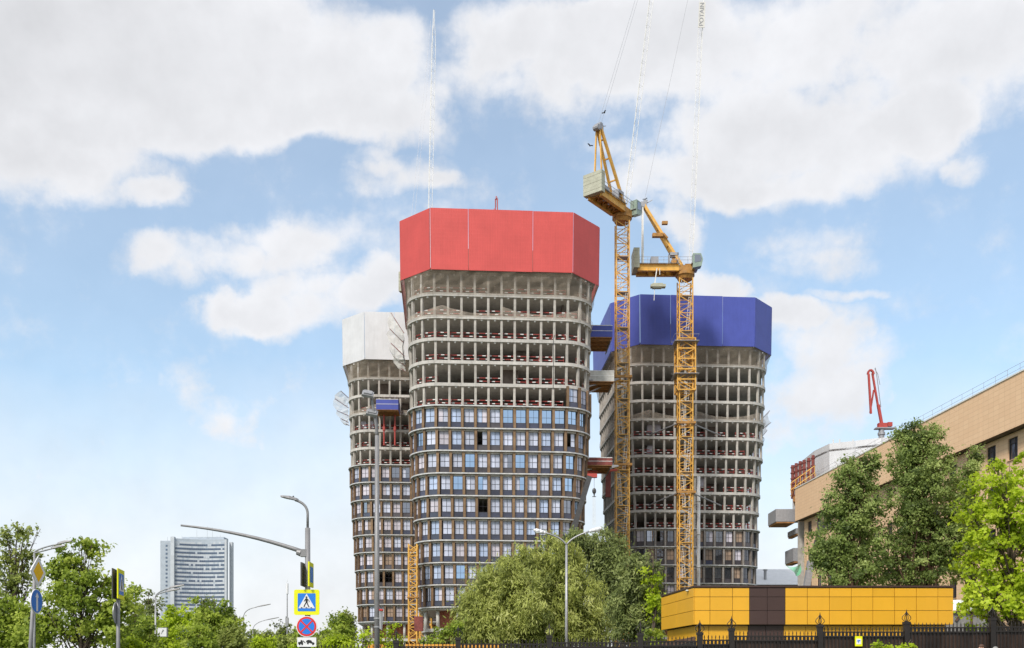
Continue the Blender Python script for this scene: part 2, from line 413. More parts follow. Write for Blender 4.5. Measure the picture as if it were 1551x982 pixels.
M['leaf_poplar'] = mat_leaf('leaf_poplar', (0.075, 0.115, 0.03), (0.27, 0.355, 0.088), (0.54, 0.62, 0.22), 0.45)
M['leaf_lime'] = mat_leaf('leaf_lime', (0.22, 0.31, 0.015), (0.5, 0.63, 0.03), (0.72, 0.82, 0.09), 0.5)
M['leaf_maple'] = mat_leaf('leaf_maple', (0.13, 0.2, 0.025), (0.38, 0.48, 0.06), (0.62, 0.69, 0.14), 0.5)
M['leaf_far'] = mat_leaf('leaf_far', (0.15, 0.19, 0.045), (0.36, 0.42, 0.1), (0.58, 0.62, 0.2), 0.5)
def make_beige():
    mt = mat('beige', (.62, .39, .22), .75, 0, .06, .15)
    nt = mt.node_tree; N = nt.nodes; L = nt.links; b = N['Principled BSDF']
    tc = N.new('ShaderNodeTexCoord'); br = N.new('ShaderNodeTexBrick')
    br.offset = 0.0; br.inputs['Scale'].default_value = 1.0
    br.inputs['Mortar Size'].default_value = .014; br.inputs['Brick Width'].default_value = .9; br.inputs['Row Height'].default_value = .45
    br.inputs['Color1'].default_value = (.84, .575, .36, 1); br.inputs['Color2'].default_value = (.80, .535, .33, 1)
    br.inputs['Mortar'].default_value = (.62, .40, .24, 1)
    L.new(tc.outputs['UV'], br.inputs['Vector']); L.new(br.outputs['Color'], b.inputs['Base Color'])
    bp = N.new('ShaderNodeBump'); bp.invert = True; bp.inputs['Strength'].default_value = .5; bp.inputs['Distance'].default_value = .01
    L.new(br.outputs['Fac'], bp.inputs['Height']); L.new(bp.outputs[0], b.inputs['Normal'])
    return mt
M['beige'] = make_beige()

def planar_uv(me, axis_u):
    """UV in metres: u along axis_u (horizontal), v = z"""
    uv = me.uv_layers.new(name='UVMap')
    au = Vector(axis_u).normalized()
    for l in me.loops:
        c = me.vertices[l.vertex_index].co
        uv.data[l.index].uv = (c.dot(au), c.z)

# ------------------------------------------------------------------ setting: ground, road, pavement
def setting():
    xs = [-2500, -600, -200, -80, -40] + list(range(-30, 41, 2)) + [60, 100, 250, 700, 2500]
    ys = [-300, -60, -20, 0, 10, 20] + list(range(22, 61, 2)) + [80, 120, 200, 400, 1000, 3500]
    b = MB(); nx = len(xs)
    b.add([(x, y, ground_z(x, y)) for y in ys for x in xs],
          [(j * nx + i, j * nx + i + 1, (j + 1) * nx + i + 1, (j + 1) * nx + i) for j in range(len(ys) - 1) for i in range(nx - 1)])
    b.build('ground', M['grass'], kind='structure')
    b = MB(); b.add([(-300, 5, .004), (300, 5, .004), (300, 21, .004), (-300, 21, .004)], [(0, 1, 2, 3)])
    road = b.build('road', M['asphalt'], kind='structure')
    for i in range(-8, 9):
        l = MB(); l.box((i * 6.0, 13, .011), (3, .15, .006)); l.build('lane_marking', M['sign_white'], road)
    for y in (4.9, 21.1):
        k = MB(); k.box((0, y, .06), (600, .18, .14)); k.build('kerb', M['kerb'], kind='structure')
    k = MB(); k.box((0, 22.6, .05), (600, 2.6, .10)); k.build('pavement', M['pavement'], kind='structure')
    k = MB(); k.box((0, 2.3, .05), (600, 4.9, .10)); k.build('near_pavement', M['pavement'], kind='structure')
setting()

# ------------------------------------------------------------------ towers
NB = 52
FLOOR = 3.38
Z0 = 7.1 + EYE            # level of slab number 0
PHI = R(3.9)
def lev(k): return Z0 + FLOOR * k
def half(k):
    if k == 16: return 13.95
    return 14.05 + .09 * (k - 10) if k >= 10 else 14.05 - .185 * (10 - k)
def ring_path(a, r, n_arc=10):
    pts = []
    for q in range(4):
        cx, cy = [(a - r, -(a - r)), (a - r, a - r), (-(a - r), a - r), (-(a - r), -(a - r))][q]
        a0 = [-90, 0, 90, 180][q]
        for i in range(n_arc + 1):
            t = R(a0 + 90 * i / n_arc)
            pts.append((cx + r * math.cos(t), cy + r * math.sin(t)))
    return pts
def on_path(a, r, s):
    """s in [0,1): starts in the middle of the front, runs to the right; returns x, y, normal angle"""
    fl = 2 * (a - r); arc = math.pi / 2 * r; tot = 4 * (fl + arc)
    d = (s % 1.0) * tot + fl / 2
    q, d = divmod(d, fl + arc); q = int(q) % 4
    if d < fl: lx, ly, na = -fl / 2 + d, -a, -90.0
    else:
        t = -90 + 90 * (d - fl) / arc
        lx, ly, na = fl / 2 + r * math.cos(R(t)), -(a - r) + r * math.sin(R(t)), t
    c, s_ = math.cos(math.pi / 2 * q), math.sin(math.pi / 2 * q)
    return lx * c - ly * s_, lx * s_ + ly * c, R(na + 90 * q)
RC = 4.7
def facing(cx, cy, na, lim):
    n = Vector((math.cos(na + PHI), math.sin(na + PHI)))
    d = Vector((-cx, -cy)).normalized()
    return n.dot(d) > lim

def unit_meshes():
    u = {}
    b = MB(); b.box((0, 0, FLOOR / 2 - .25), (.35, .36, FLOOR - .50)); u['column'] = b.mesh('column', M['concrete'])
    # window of unit width in x, outward is -y, base at the slab
    h0, h1 = .80, 2.98
    b = MB()
    b.box((-.475, 0, (h0 + h1) / 2), (.05, .14, h1 - h0)); b.box((.475, 0, (h0 + h1) / 2), (.05, .14, h1 - h0))
    b.box((0, 0, h0 + .04), (.90, .14, .08)); b.box((0, 0, h1 - .04), (.90, .14, .08))
    b.box((0, -.01, (h0 + h1) / 2), (.022, .12, h1 - h0 - .16))
    b.box((-.2325, -.01, 1.72), (.435, .07, .028)); b.box((.2325, -.01, 1.72), (.435, .07, .028))
    b.box((0, .02, h1 + .09), (1.0, .14, .18))
    u['window'] = b.mesh('window', M['frame'])
    for sx, nm in ((-1, 'l'), (1, 'r')):
        for key in ('sky_tint_a', 'sky_tint_b', 'sky_tint_wrap', 'tan_pane', 'glass_blue', 'glass_dark', 'glass_mid'):
            b = MB(); b.box((sx * .2325, .02, (h0 + h1) / 2), (.437, .03, h1 - h0 - .16)); u['pane', sx, key] = b.mesh('pane', M[key])
    for key in ('spandrel', 'spandrel_b'):
        b = MB(); b.box((0, -.02, .43), (1.0, .16, .70)); u['sp', key] = b.mesh('spandrel', M[key])
    for key, c2 in (('bronze', 'bronze_light'), ('grey_fin', 'ring')):
        b = MB()
        hz = FLOOR - .26
        b.box((-.125, -.10, hz / 2 + .02), (.15, .40, hz)); b.box((.125, -.10, hz / 2 + .02), (.15, .40, hz))
        b.mi = 1; b.box((0, -.10, hz / 2 + .02), (.095, .30, hz)); b.mi = 0
        u['fin', key] = b.mesh('fin', [M[key], M[c2]])
    for var in range(4):
        b = MB()
        for zz in (.55, 1.05):
            seg = 4
            for i in range(seg):
                b.mi = 1 if (i + var + (zz > .8)) % 3 == 1 else 0
                b.box((-.5 + (i + .5) / seg, (.03 if var % 2 else -.02), zz), (1 / seg, .04, .13))
        b.mi = 0
        if var == 2: b.box((0, 0, .08), (1, .05, .14))
        for xx in (-.46, .46): b.box((xx, .05, .6), (.04, .05, 1.2))
        u['rail', var] = b.mesh('guard_rail', [M['red_paint'], M['white_paint']])
    b = MB(); b.tube((0, 0, 0), (0, 0, FLOOR - .44), .27, .27, 10); u['round'] = b.mesh('round_column', M['concrete_pale'], True)
    return u
U = unit_meshes()

def skirt_mesh(name, top, bot, z0, z1, material, nz=6, sag=.25, seed=0):
    """net between two outlines (lists of xy), wrinkled"""
    rr = random.Random(seed); b = MB(); n = len(top); vs = []
    for j in range(nz + 1):
        t = j / nz
        for i in range(n):
            x = bot[i][0] * (1 - t) + top[i][0] * t; y = bot[i][1] * (1 - t) + top[i][1] * t
            l = math.hypot(x, y); k = 1 - (sag * math.sin(math.pi * t) + (rr.uniform(-.12, .12) if 0 < j < nz else 0)) / l
            vs.append((x * k, y * k, z0 * (1 - t) + z1 * t))
    b.add(vs, [(j * n + i, j * n + i + 1, (j + 1) * n + i + 1, (j + 1) * n + i) for j in range(nz) for i in range(n - 1)])
    return b.mesh(name, material)

def tower(name, label, cx, cy, hood, clad_hi, style, seed, rails_to, extra_clad=(), net_floor=14, open_win=(), blue_run=(), cat='building'):
    rr = random.Random(seed)
    T = thing(name, label, cat, (cx, cy, 0), PHI)
    TOPK = 16
    back = MB(); backg = MB(); backs = MB()
    back.mi = 0
    small = MB()
    for k in range(0, TOPK + 1):
        a = half(k)
        b = MB(); b.prism(ring_path(a, RC), lev(k) - .50, lev(k)); b.build('floor_slab', M['concrete_slab'] if k > 1 else M['concrete_pale'], T)
    # core, lift shafts
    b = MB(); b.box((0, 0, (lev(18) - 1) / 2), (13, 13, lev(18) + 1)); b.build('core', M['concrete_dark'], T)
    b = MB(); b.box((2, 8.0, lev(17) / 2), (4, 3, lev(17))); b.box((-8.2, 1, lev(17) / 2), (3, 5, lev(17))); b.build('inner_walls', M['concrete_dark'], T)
    # ground floors: round columns, brick wall behind
    for i in range(0, NB, 2):
        x, y, na = on_path(half(0) - .5, RC, i / NB)
        vis = facing(cx, cy, na, -.35)
        for zz, sc in ((lev(0), (1, 1, 1)), (-.5, (1, 1, (lev(0) - .44 + .5) / (FLOOR - .44)))):
            if vis: link('round_column', U['round'], T, (x, y, zz), 0, sc)
            else: back.tube((x, y, zz), (x, y, zz + (FLOOR - .44) * sc[2]), .27, .27, 6)
    b = MB(); b.prism(ring_path(half(0) - 2.2, RC - 1), lev(0) + .002, lev(1) - .44); b.prism(ring_path(half(0) - 3.0, RC - 1), -.5, lev(0) - .45)
    b.build('brick_wall', M['brick_red'], T)
    # floors
    for k in range(1, TOPK + 1):
        a = half(k); z = lev(k)
        per = 4 * (2 * (a - RC)) + 2 * math.pi * RC
        bay = per / NB
        clad = k < clad_hi
        for i in range(NB):
            s = i / NB
            sm = (i + .5) / NB
            is_clad = clad or ((k, i) in extra_clad)
            x, y, na = on_path(a - .26, RC - .26, s)
            xm, ym, nm = on_path(a - .05, RC - .05, sm)
            vis = facing(cx, cy, nm, -.38)
            r_ = na + math.pi / 2; rm = nm + math.pi / 2
            if k == TOPK:      # last storey, behind the sheet enclosure: columns only
                if vis: link('column', U['column'], T, (x, y, z), r_)
                continue
            if is_clad:
                xf, yf, nf = on_path(a + .10, RC + .10, s)
                if vis:
                    link('fin', U['fin', style['fin']], T, (xf, yf, z), nf + math.pi / 2)
                    wsc = bay - .41
                    w = link('window', U['window'], T, (xm, ym, z), rm, (wsc, 1, 1))
                    q = rr.random(); ps = style['panes']; acc = 0; key = ps[-1][0]
                    for kk, pr in ps:
                        acc += pr
                        if q < acc: key = kk; break
                    if (k, i) in blue_run: key = 'glass_blue'
                    for sx in (-1, 1):
                        k2 = key
                        if rr.random() < .07: k2 = ps[rr.randrange(len(ps))][0]
                        if (k, i, sx) in open_win or (k, i, 0) in open_win: continue
                        link('pane', U['pane', sx, k2], w)
                    link('spandrel', U['sp', 'spandrel' if rr.random() < style['sp'] else 'spandrel_b'], T, (xm, ym, z), rm, (wsc, 1, 1))
                else:
                    c, s_ = math.cos(rm), math.sin(rm)
                    back.box((xf, yf, z + FLOOR / 2), (.5, .44, FLOOR - .3), Matrix.Rotation(nf + math.pi / 2, 3, 'Z'))
                    backg.box((xm, ym, z + 1.9), (bay - .5, .1, 2.1), Matrix.Rotation(rm, 3, 'Z'))
                    backs.box((xm, ym, z + .43), (bay - .5, .12, .75), Matrix.Rotation(rm, 3, 'Z'))
            else:
                if vis: link('column', U['column'], T, (x, y, z), r_)
                else: back.box((x, y, z + FLOOR / 2 - .22), (.40, .36, FLOOR - .44), Matrix.Rotation(r_, 3, 'Z'))
                if k <= rails_to and vis and rr.random() < .86:
                    xr, yr, nr = on_path(a - .85, RC - .85, sm)
                    o = link('guard_rail', U['rail', rr.randrange(4)], T, (xr, yr, z), rm, (bay - .06, 1, 1))
                    o.rotation_euler[1] = rr.uniform(-.02, .02)
                if vis and k >= 1:      # lamp / formwork block under the slab edge above
                    xr, yr, nr = on_path(a - .15, RC - .15, sm)
                    small.box((xr, yr, z + FLOOR - .60), (.26, .2, .18), Matrix.Rotation(rm, 3, 'Z'))
        if clad or k == clad_hi:
            po, pi_ = ring_path(a + .44, RC + .44), ring_path(a + .02, RC + .02)
            b = MB(); n = len(po)
            for zz in (z - .20, z + .0): pass
            vs = [(p[0], p[1], z - .22) for p in po] + [(p[0], p[1], z - .03) for p in po] + [(p[0], p[1], z - .22) for p in pi_] + [(p[0], p[1], z - .03) for p in pi_]
            fs = []
            for i in range(n):
                j = (i + 1) % n
                fs += [(i, j, n + j, n + i), (n + i, n + j, 3 * n + j, 3 * n + i), (j, i, 2 * n + i, 2 * n + j)]
            b.add(vs, fs); b.build('ring_ledge', M['ring'], T)
    small.build('edge_lamps', M['white_paint'], T, kind='stuff')
    if back.v: back.build('rear_frame', M['concrete'] , T, kind='stuff')
    if backg.v: backg.build('rear_windows', M['sky_tint_a'], T, kind='stuff'); backs.build('rear_spandrels', M['spandrel'], T, kind='stuff')
    # partition walls inside, to stop the view straight through
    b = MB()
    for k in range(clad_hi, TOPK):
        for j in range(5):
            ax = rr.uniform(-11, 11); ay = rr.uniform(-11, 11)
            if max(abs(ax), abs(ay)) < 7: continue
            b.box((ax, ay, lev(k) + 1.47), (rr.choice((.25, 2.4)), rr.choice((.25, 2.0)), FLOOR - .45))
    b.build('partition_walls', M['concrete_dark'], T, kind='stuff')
    # ---- sheet enclosure on top
    zb, zt = EYE + 60.9, EYE + 70.0
    A = 15.6; c = 4.75
    octo = [(-(A - c), -A), (A - c, -A), (A, -(A - c)), (A, A - c), (A - c, A), (-(A - c), A), (-A, A - c), (-A, -(A - c))]
    def wallpanel(p0, p1, t0, t1, g=.05, drop=0.0, up=0.0):
        p0, p1 = Vector((*p0, 0)), Vector((*p1, 0)); d = (p1 - p0); L_ = d.length; d.normalize()
        n_ = Vector((d.y, -d.x, 0))
        q0 = p0 + d * (t0 * L_ + g); q1 = p0 + d * (t1 * L_ - g)
        b = MB(); vs = []
        for off in (0, -.10):
            for q in (q0, q1):
                qq = q + n_ * off
                vs.append(Vector((qq.x * .992, qq.y * .992, zb - drop)))
                vs.append(Vector((qq.x, qq.y, zt + up)))
        b.add(vs, [(0, 2, 3, 1), (6, 4, 5, 7), (4, 0, 1, 5), (2, 6, 7, 3), (1, 3, 7, 5), (4, 6, 2, 0)])
        me = b.mesh('hood_panel', hood); planar_uv(me, d)
        return link('hood_panel', me, T)
    for e in range(8):
        p0, p1 = octo[e], octo[(e + 1) % 8]
        if e % 2 == 0:
            for t0, t1, g, up in ((0, .265, .035, .0), (.265, .715, .02, .05), (.715, 1, .035, .0)): wallpanel(p0, p1, t0, t1, g, rr.uniform(0, .06), up + rr.uniform(-.03, .04))
        else:
            wallpanel(p0, p1, 0, 1, .13, rr.uniform(0, .06))
    for e in range(8):
        b = MB(); p = octo[e]; f = .985
        b.tube((p[0] * f * .992, p[1] * f * .992, zb - .1), (p[0] * f, p[1] * f, zt - .2), .09, .09, 6); b.build('corner_post', M['white_paint'], T)
    b = MB(); b.prism([(p[0] * .955, p[1] * .955) for p in octo], zb + .25, zb + .55); b.build('hood_deck', M['concrete_dark'], T)
    b = MB(); b.box((0, 0, zb + 3.3), (12, 12, 5.6)); b.build('climbing_formwork', M['formwork_red'], T)
    # nets from the enclosure down to the storeys
    N_ = 96
    def outline(fn): return [fn(i / N_) for i in range(N_ + 1)]
    def octp(s):
        x, y, na = on_path(15.0, RC, s)
        # project on the octagon
        t = min(A / max(abs(x), 1e-6), A / max(abs(y), 1e-6), (2 * A - c) / (abs(x) + abs(y)))
        return (x * t * .99, y * t * .99)
    top = outline(octp); bot = outline(lambda s: on_path(half(15) + .12, RC, s)[:2]); bot2 = outline(lambda s: on_path(half(14) + .10, RC, s)[:2])
    link('hood_net', skirt_mesh('hood_net', top, bot, lev(15) - .3, zb + .05, M['net_brown'], 5, .2, seed), T)
    b = MB(); n = N_ + 1
    # scalloped catch net
    a = half(net_floor); vs = []
    for j in range(4):
        for i in range(n):
            s = i / N_; x, y, na = on_path(a + .10 + .10 * math.sin(i * 1.9) , RC, s)
            ph = (i % 11) / 11.0; hh = .55 + 1.15 * (abs(ph - .5) * 2) ** 2.2
            vs.append((x, y, lev(net_floor) - .2 + hh * j / 3))
    b.add(vs, [(j * n + i, j * n + i + 1, (j + 1) * n + i + 1, (j + 1) * n + i) for j in range(3) for i in range(N_)])
    b.build('catch_net', M['net_pale'], T)
    return T

FIN_B = dict(fin='bronze', sp=.7, panes=[('sky_tint_a', .46), ('sky_tint_b', .28), ('sky_tint_wrap', .17), ('glass_mid', .02), ('glass_blue', .07)])
FIN_W = dict(fin='bronze', sp=.35, panes=[('sky_tint_wrap', .42), ('sky_tint_a', .38), ('glass_mid', .14), ('tan_pane', .06)])
FIN_D = dict(fin='grey_fin', sp=.2, panes=[('glass_dark', .46), ('tan_pane', .26), ('glass_mid', .18), ('sky_tint_wrap', .10)])
ex = {(10, i) for i in (5, 6, 7, 8, 9)}
red_tower = tower('unfinished_tower', 'tall unfinished round-cornered tower wrapped at the top in red sheeting', -2.55, 164.8, M['hood_red'], 10, FIN_B, 3, 15, ex, 14,
      {(8, 50, -1), (8, 5, -1), (5, 50, 0), (5, 50, -1), (1, 50, 0)}, {(9, i) for i in range(0, 7)})
white_tower = tower('unfinished_tower', 'unfinished tower with white sheeting at its top, partly hidden behind the red-topped tower', -18.7, 207.2, M['hood_white'], 10, FIN_W, 5, 13, (), 13,
      {(3, 47, 0), (3, 48, 0), (6, 0, 0), (9, 2, 0)})
blue_tower = tower('unfinished_tower', 'unfinished tower wrapped at the top in blue sheeting, behind the two yellow cranes', 33.3, 198.6, M['hood_blue'], 6, FIN_D, 8, 11, (), 12,
      {(5, 48, -1), (4, 0, 1)})

def xform(o_parent):
    return Matrix.Translation(o_parent.location) @ Matrix.Rotation(o_parent.rotation_euler[2], 4, 'Z')
def wlocal(b, parent):
    """geometry given in world coordinates, moved into the parent's frame"""
    Mi = xform(parent).inverted(); b.v = [tuple(Mi @ Vector(p)) for p in b.v]; return b

# ---- nets on outrigger poles, hoses
def outrigger(parent, poles, material, seed):
    rr = random.Random(seed)
    for p0, p1 in poles:
        b = MB(); b.tube(p0, p1, .06, .05, 5); wlocal(b, parent).build('outrigger_pole', M['formwork_red'], parent)
    b = MB()
    for (a0, a1), (b0, b1) in zip(poles[:-1], poles[1:]):
        n = 5; vs = []
        for j in range(n + 1):
            for i in range(n + 1):
                s, t = i / n, j / n
                p = (a0.lerp(a1, s)).lerp(b0.lerp(b1, s), t)
                p = p + Vector((rr.uniform(-.1, .1) - .5 * math.sin(math.pi * t) * s, rr.uniform(-.1, .1), -.5 * math.sin(math.pi * s) * math.sin(math.pi * t)))
                vs.append(p)
        b.add(vs, [(j * (n + 1) + i, j * (n + 1) + i + 1, (j + 1) * (n + 1) + i + 1, (j + 1) * (n + 1) + i) for j in range(n) for i in range(n)])
    wlocal(b, parent).build('outrigger_net', material, parent)
outrigger(red_tower, [(P(612, 505, 157), P(592, 474, 157)), (P(612, 520, 158), P(590, 498, 157)), (P(613, 540, 157), P(592, 520, 157)), (P(614, 555, 158), P(596, 540, 158)), (P(614, 563, 158), P(604, 556, 158))], M['net_white'], 4)
outrigger(white_tower, [(P(528, 603, 200), P(516, 592, 199)), (P(528, 618, 200), P(507, 604, 199)), (P(528, 630, 200), P(510, 622, 199)), (P(528, 640, 200), P(516, 634, 199)), (P(529, 645, 200), P(524, 642, 199))], M['net_white'], 5)
outrigger(blue_tower, [(P(1149, 640, 192), P(1166, 622, 191)), (P(1149, 655, 192), P(1168, 640, 191)), (P(1149, 668, 192), P(1162, 652, 191))], M['net_pale'], 6)
def hose(parent, pts, r=.07):
    b = MB(); b.path(pts, [r] * len(pts), 6); wlocal(b, parent).build('hose', M['steel_dark'], parent)
hose(red_tower, [P(891, 515, 157), P(894, 522, 157), P(894, 530, 157), P(891, 540, 157), P(888, 545, 157)])
hose(red_tower, [P(612, 515, 157), P(610, 525, 157), P(611, 540, 157), P(614, 552, 157)])
hose(red_tower, [P(840, 508, 148.4), P(838, 515, 148.4), P(838.5, 545, 148.6), P(838, 590, 148.8)], .05)
hose(blue_tower, [P(1152, 660, 191), P(1157, 664, 190), P(1157, 668, 190), P(1152, 673, 191)])
# chimney-like white risers up the face of the blue tower
for px, y0, y1 in ((1045.5, 745, 1016), (1058, 722, 1016)):
    b = MB(); p = P(px, y0, 180); D = 180
    b.tube((p.x, D, 0), (p.x, D, p.z), .32, .32, 10)
    for zz in np.arange(3, p.z, 6.0): b.tube((p.x, D, zz), (p.x, D, zz + .25), .38, .38, 10); b.bar((p.x, D, zz + .1), (p.x, D + 4.2, zz + .1), .12)
    wlocal(b, blue_tower).build('riser_pipe', M['white_paint'], blue_tower, True)
# pallets and sacks on the floors of the white and blue towers
def goods(parent, px, py, D, w, h):
    b = MB(); p = P(px, py, D)
    b.box(p + Vector((0, 0, h / 2)), (w, .9, h)); b.box(p + Vector((0, 0, h + .1)), (w * .8, .7, .2))
    wlocal(b, parent).build('wrapped_pallet', M['sky_tint_wrap'], parent)
for px, py in ((551, 650), (562, 649.5)): goods(white_tower, px, py, 195.5, 1.1, 1.2)
for px, py in ((985, 656), (995, 656), (1062, 737), (985, 688)): goods(blue_tower, px, py, 187, 1.3, 1.3)

# ---- loading platforms
def platform(name, label, x0, x1, y0, y1, z, sideh, side, props=False):
    t = thing(name, label, 'platform', ((x0 + x1) / 2, (y0 + y1) / 2, z), R(2), 'loading platforms on the towers')
    w, d = x1 - x0, y1 - y0
    n = 8
    for i in range(n):
        b = MB(); b.box((-w / 2 + (i + .5) * w / n, 0, 0), (w / n - .03, d, .10)); b.build('plank', M['ply'], t)
    for i in range(4):
        b = MB(); b.box((0, -d / 2 + (i + .5) * d / 4, -.17), (w, .12, .22)); b.build('joist', M['ply'], t)
    for c_, sz in (((0, -d / 2, sideh / 2 + .06), (w, .06, sideh)), ((-w / 2, 0, sideh / 2 + .06), (.06, d - .14, sideh)), ((w / 2, 0, sideh / 2 + .06), (.06, d - .14, sideh))):
        b = MB(); b.box(c_, sz); b.build('side_panel', side, t)
    b = MB(); b.box((0, -d / 2 - .04, sideh * .55), (w, .04, .08)); b.box((0, -d / 2 - .04, sideh + .02), (w, .05, .10)); b.build('side_rail', M['white_paint'], t)
    if props:
        for sx in (-.2, .3):
            b = MB(); b.tube((sx * w, d * .1, -.3), (sx * w, d * .1, -6.2), .16, .16, 6); b.tube((sx * w, d * .1, -2.6), (sx * w, d * .1, -3.4), .28, .28, 6); b.build('prop', M['boom_red'], t)
    else:
        for sx in (-.45, .45):
            b = MB(); b.bar((sx * w, d / 2, -.4), (sx * w, -d * .4, -.3), .16); b.build('bearer', M['steel_grey'], t)
    return t
platform('loading_platform', 'loading platform with pale sheet side between red tower and yellow crane mast', 11.6, 16.4, 160, 166, PZ(578, 160), 1.7, M['concrete_pale'])
platform('loading_platform', 'highest loading platform, its plywood underside showing beside the blue sheeting', 12.4, 16.2, 161, 168, PZ(511, 161), 1.9, M['hood_blue'])
platform('loading_platform', 'dark red sided loading platform, the lowest of those beside the red tower', 11.4, 15.9, 158, 164, PZ(705, 158), 1.2, M['formwork_red'])
platform('loading_platform', 'blue sided loading platform on red props in front of the white tower', PX(571, 190), PX(604, 190), 188.5, 192.5, PZ(621, 188.5), 2.0, M['hood_blue'], True)

# ------------------------------------------------------------------ cranes
class XB(MB):
    pass
def mast_section_mesh(w, h, colr):
    b = MB(); r = w / 2
    for sx in (-1, 1):
        for sy in (-1, 1): b.box((sx * r, sy * r, h / 2), (.18, .18, h))
    for q in range(4):
        Mq = Matrix.Rotation(q * math.pi / 2, 3, 'Z')
        f = lambda u, z: Mq @ Vector((u, -r, z))
        for p0, p1 in (((-r, .0), (r, .0)), ((-r, .06), (r, h / 2)), ((r, h / 2), (-r, h - .06))):
            b.bar(f(*p0), f(*p1), .11)
        b.bar(f(-r, h / 2), f(r, h / 2), .08)
    return b.mesh('mast_section', colr)
def lattice_jib(L_, w, colr):
    """triangular lattice along +x"""
    b = MB(); n = int(L_ / 2.4)
    def sec(x):
        k = min(1, .35 + x / 5.0) * (1 if x < L_ - 6 else max(.35, (L_ - x) / 6))
        return [Vector((x, -w / 2 * k, -w * .4 * k)), Vector((x, w / 2 * k, -w * .4 * k)), Vector((x, 0, w * .5 * k))]
    for i in range(n):
        A_, B_ = sec(L_ * i / n), sec(L_ * (i + 1) / n)
        for j in range(3):
            b.bar(A_[j], B_[j], .055)
            b.bar(A_[j], B_[(j + 1) % 3], .022)
            b.bar(B_[j], B_[(j + 1) % 3], .022)
    return b
def crane(label, X, Y, slew_z, az, jib_deg, jib_len, w, cage=None, collars=(), seed=1, banner=False, load=False, jib_from=1.0):
    g = 0.0
    T = thing('tower_crane', label, 'crane', (X, Y, 0), 0, 'tower cranes by the unfinished towers')
    h = 3.0; n = int((slew_z - 1.2) / h)
    ms = mast_section_mesh(w, (slew_z - 1.2) / n, M['crane']); hh = (slew_z - 1.2) / n
    pb = MB(); pb.box((0, 0, .05), (w * .86, w * .7, .07)); pm = pb.mesh('rest_platform', M['steel_grey'])
    lb = MB()
    for dx in (-.22, .22): lb.bar((w * .1 + dx, -w * .28, 0), (w * .34 + dx, -w * .28, hh * 2), .07)
    for i in range(14): t = (i + .5) / 14; xx = w * .1 + w * .24 * t; lb.bar((xx - .22, -w * .28, t * hh * 2), (xx + .22, -w * .28, t * hh * 2), .05)
    lm = lb.mesh('ladder', M['white_paint'])
    for i in range(n):
        s = link('mast_section', ms, T, (0, 0, i * hh))
        if i % 2 == 0:
            link('rest_platform', pm, s); l = link('ladder', lm, s)
            if (i // 2) % 2: l.scale = (-1, 1, 1)
    for z in collars:
        b = MB()
        for q in range(4):
            Mq = Matrix.Rotation(q * math.pi / 2, 3, 'Z')
            b.box(Mq @ Vector((0, -w / 2 - .3, z)), (w + .9, .28, .4), Mq)
        b.build('mast_collar', M['crane_dark'], T)
    if cage:
        z0, z1 = cage; cw = w + .75; r = cw / 2; b = MB()
        for sx in (-1, 1):
            for sy in (-1, 1): b.box((sx * r, sy * r, (z0 + z1) / 2), (.22, .22, z1 - z0))
        k = 5
        for q in range(4):
            Mq = Matrix.Rotation(q * math.pi / 2, 3, 'Z')
            for j in range(k + 1):
                zz = z0 + (z1 - z0) * j / k; b.bar(Mq @ Vector((-r, -r, zz)), Mq @ Vector((r, -r, zz)), .2)
                if j < k: b.bar(Mq @ Vector((-r if j % 2 else r, -r, zz)), Mq @ Vector((r if j % 2 else -r, -r, zz + (z1 - z0) / k)), .13)
        c_ = b.build('climbing_cage', M['crane'], T)
        for zz in (z0 + (z1 - z0) * .30, z1 - .6):
            b = MB(); b.box((0, 0, zz), (cw + 1.2, cw + 1.2, .10)); 
            for sx in (-1, 1):
                for q in (0, 1.1): b.bar((sx * (r + .58), -r - .58, zz + q), (sx * (r + .58), r + .58, zz + q), .05); b.bar((-r - .58, sx * (r + .58), zz + q), (r + .58, sx * (r + .58), zz + q), .05)
            b.build('cage_platform', M['steel_grey'], c_)
    Mx = Matrix.Translation((0, 0, slew_z)) @ Matrix.Rotation(az, 4, 'Z')
    def up(b, name, mt, par=None, smooth=False):
        b.v = [tuple(Mx @ Vector(p)) for p in b.v]; return b.build(name, mt, par or T, smooth)
    b = MB(); b.tube((0, 0, -1.2), (0, 0, -.55), 1.25, 1.55, 16); b.tube((0, 0, -.55), (0, 0, -.05), 1.7, 1.7, 16); up(b, 'slewing_ring', M['crane_dark'])
    b = MB(); b.box((0, 0, .45), (3.0, 2.7, .9)); b.box((.6, 0, 1.1), (1.4, 1.8, .5)); up(b, 'turntable', M['crane_dark'])
    for sy in (-1, 1):
        b = MB(); b.box((-4.9, sy * 1.15, .5), (7.2, .42, 1.0)); b.box((-4.9, sy * 1.15, 1.03), (7.2, .62, .08)); b.box((-4.9, sy * 1.15, -.04), (7.2, .62, .08)); up(b, 'counter_jib_girder', M['crane'])
    for i in range(5):
        x_ = -8.2 + i * 1.6; b = MB(); b.box((x_, 0, .4), (.2, 1.84, .5)); 
        if i < 4: b.bar((x_, -.9, .2), (x_ + 1.6, .9, .2), .14)
        up(b, 'cross_member', M['crane_dark'])
    b = MB(); b.box((-4.8, 0, 1.1), (7.0, 3.6, .06)); up(b, 'deck_grating', M['grating'])
    b = MB()
    for sy in (-1.75, 1.75):
        for zz in (1.65, 2.2): b.bar((-8.2, sy, zz), (1.6, sy, zz), .05)
        for i in range(8): b.bar((-8.2 + i * 1.4, sy, 1.1), (-8.2 + i * 1.4, sy, 2.2), .05)
    b.box((1.6, 0, 1.0), (1.6, 4.4, .06))
    for zz in (1.6, 2.1): b.bar((2.4, -2.2, zz), (2.4, 2.2, zz), .05)
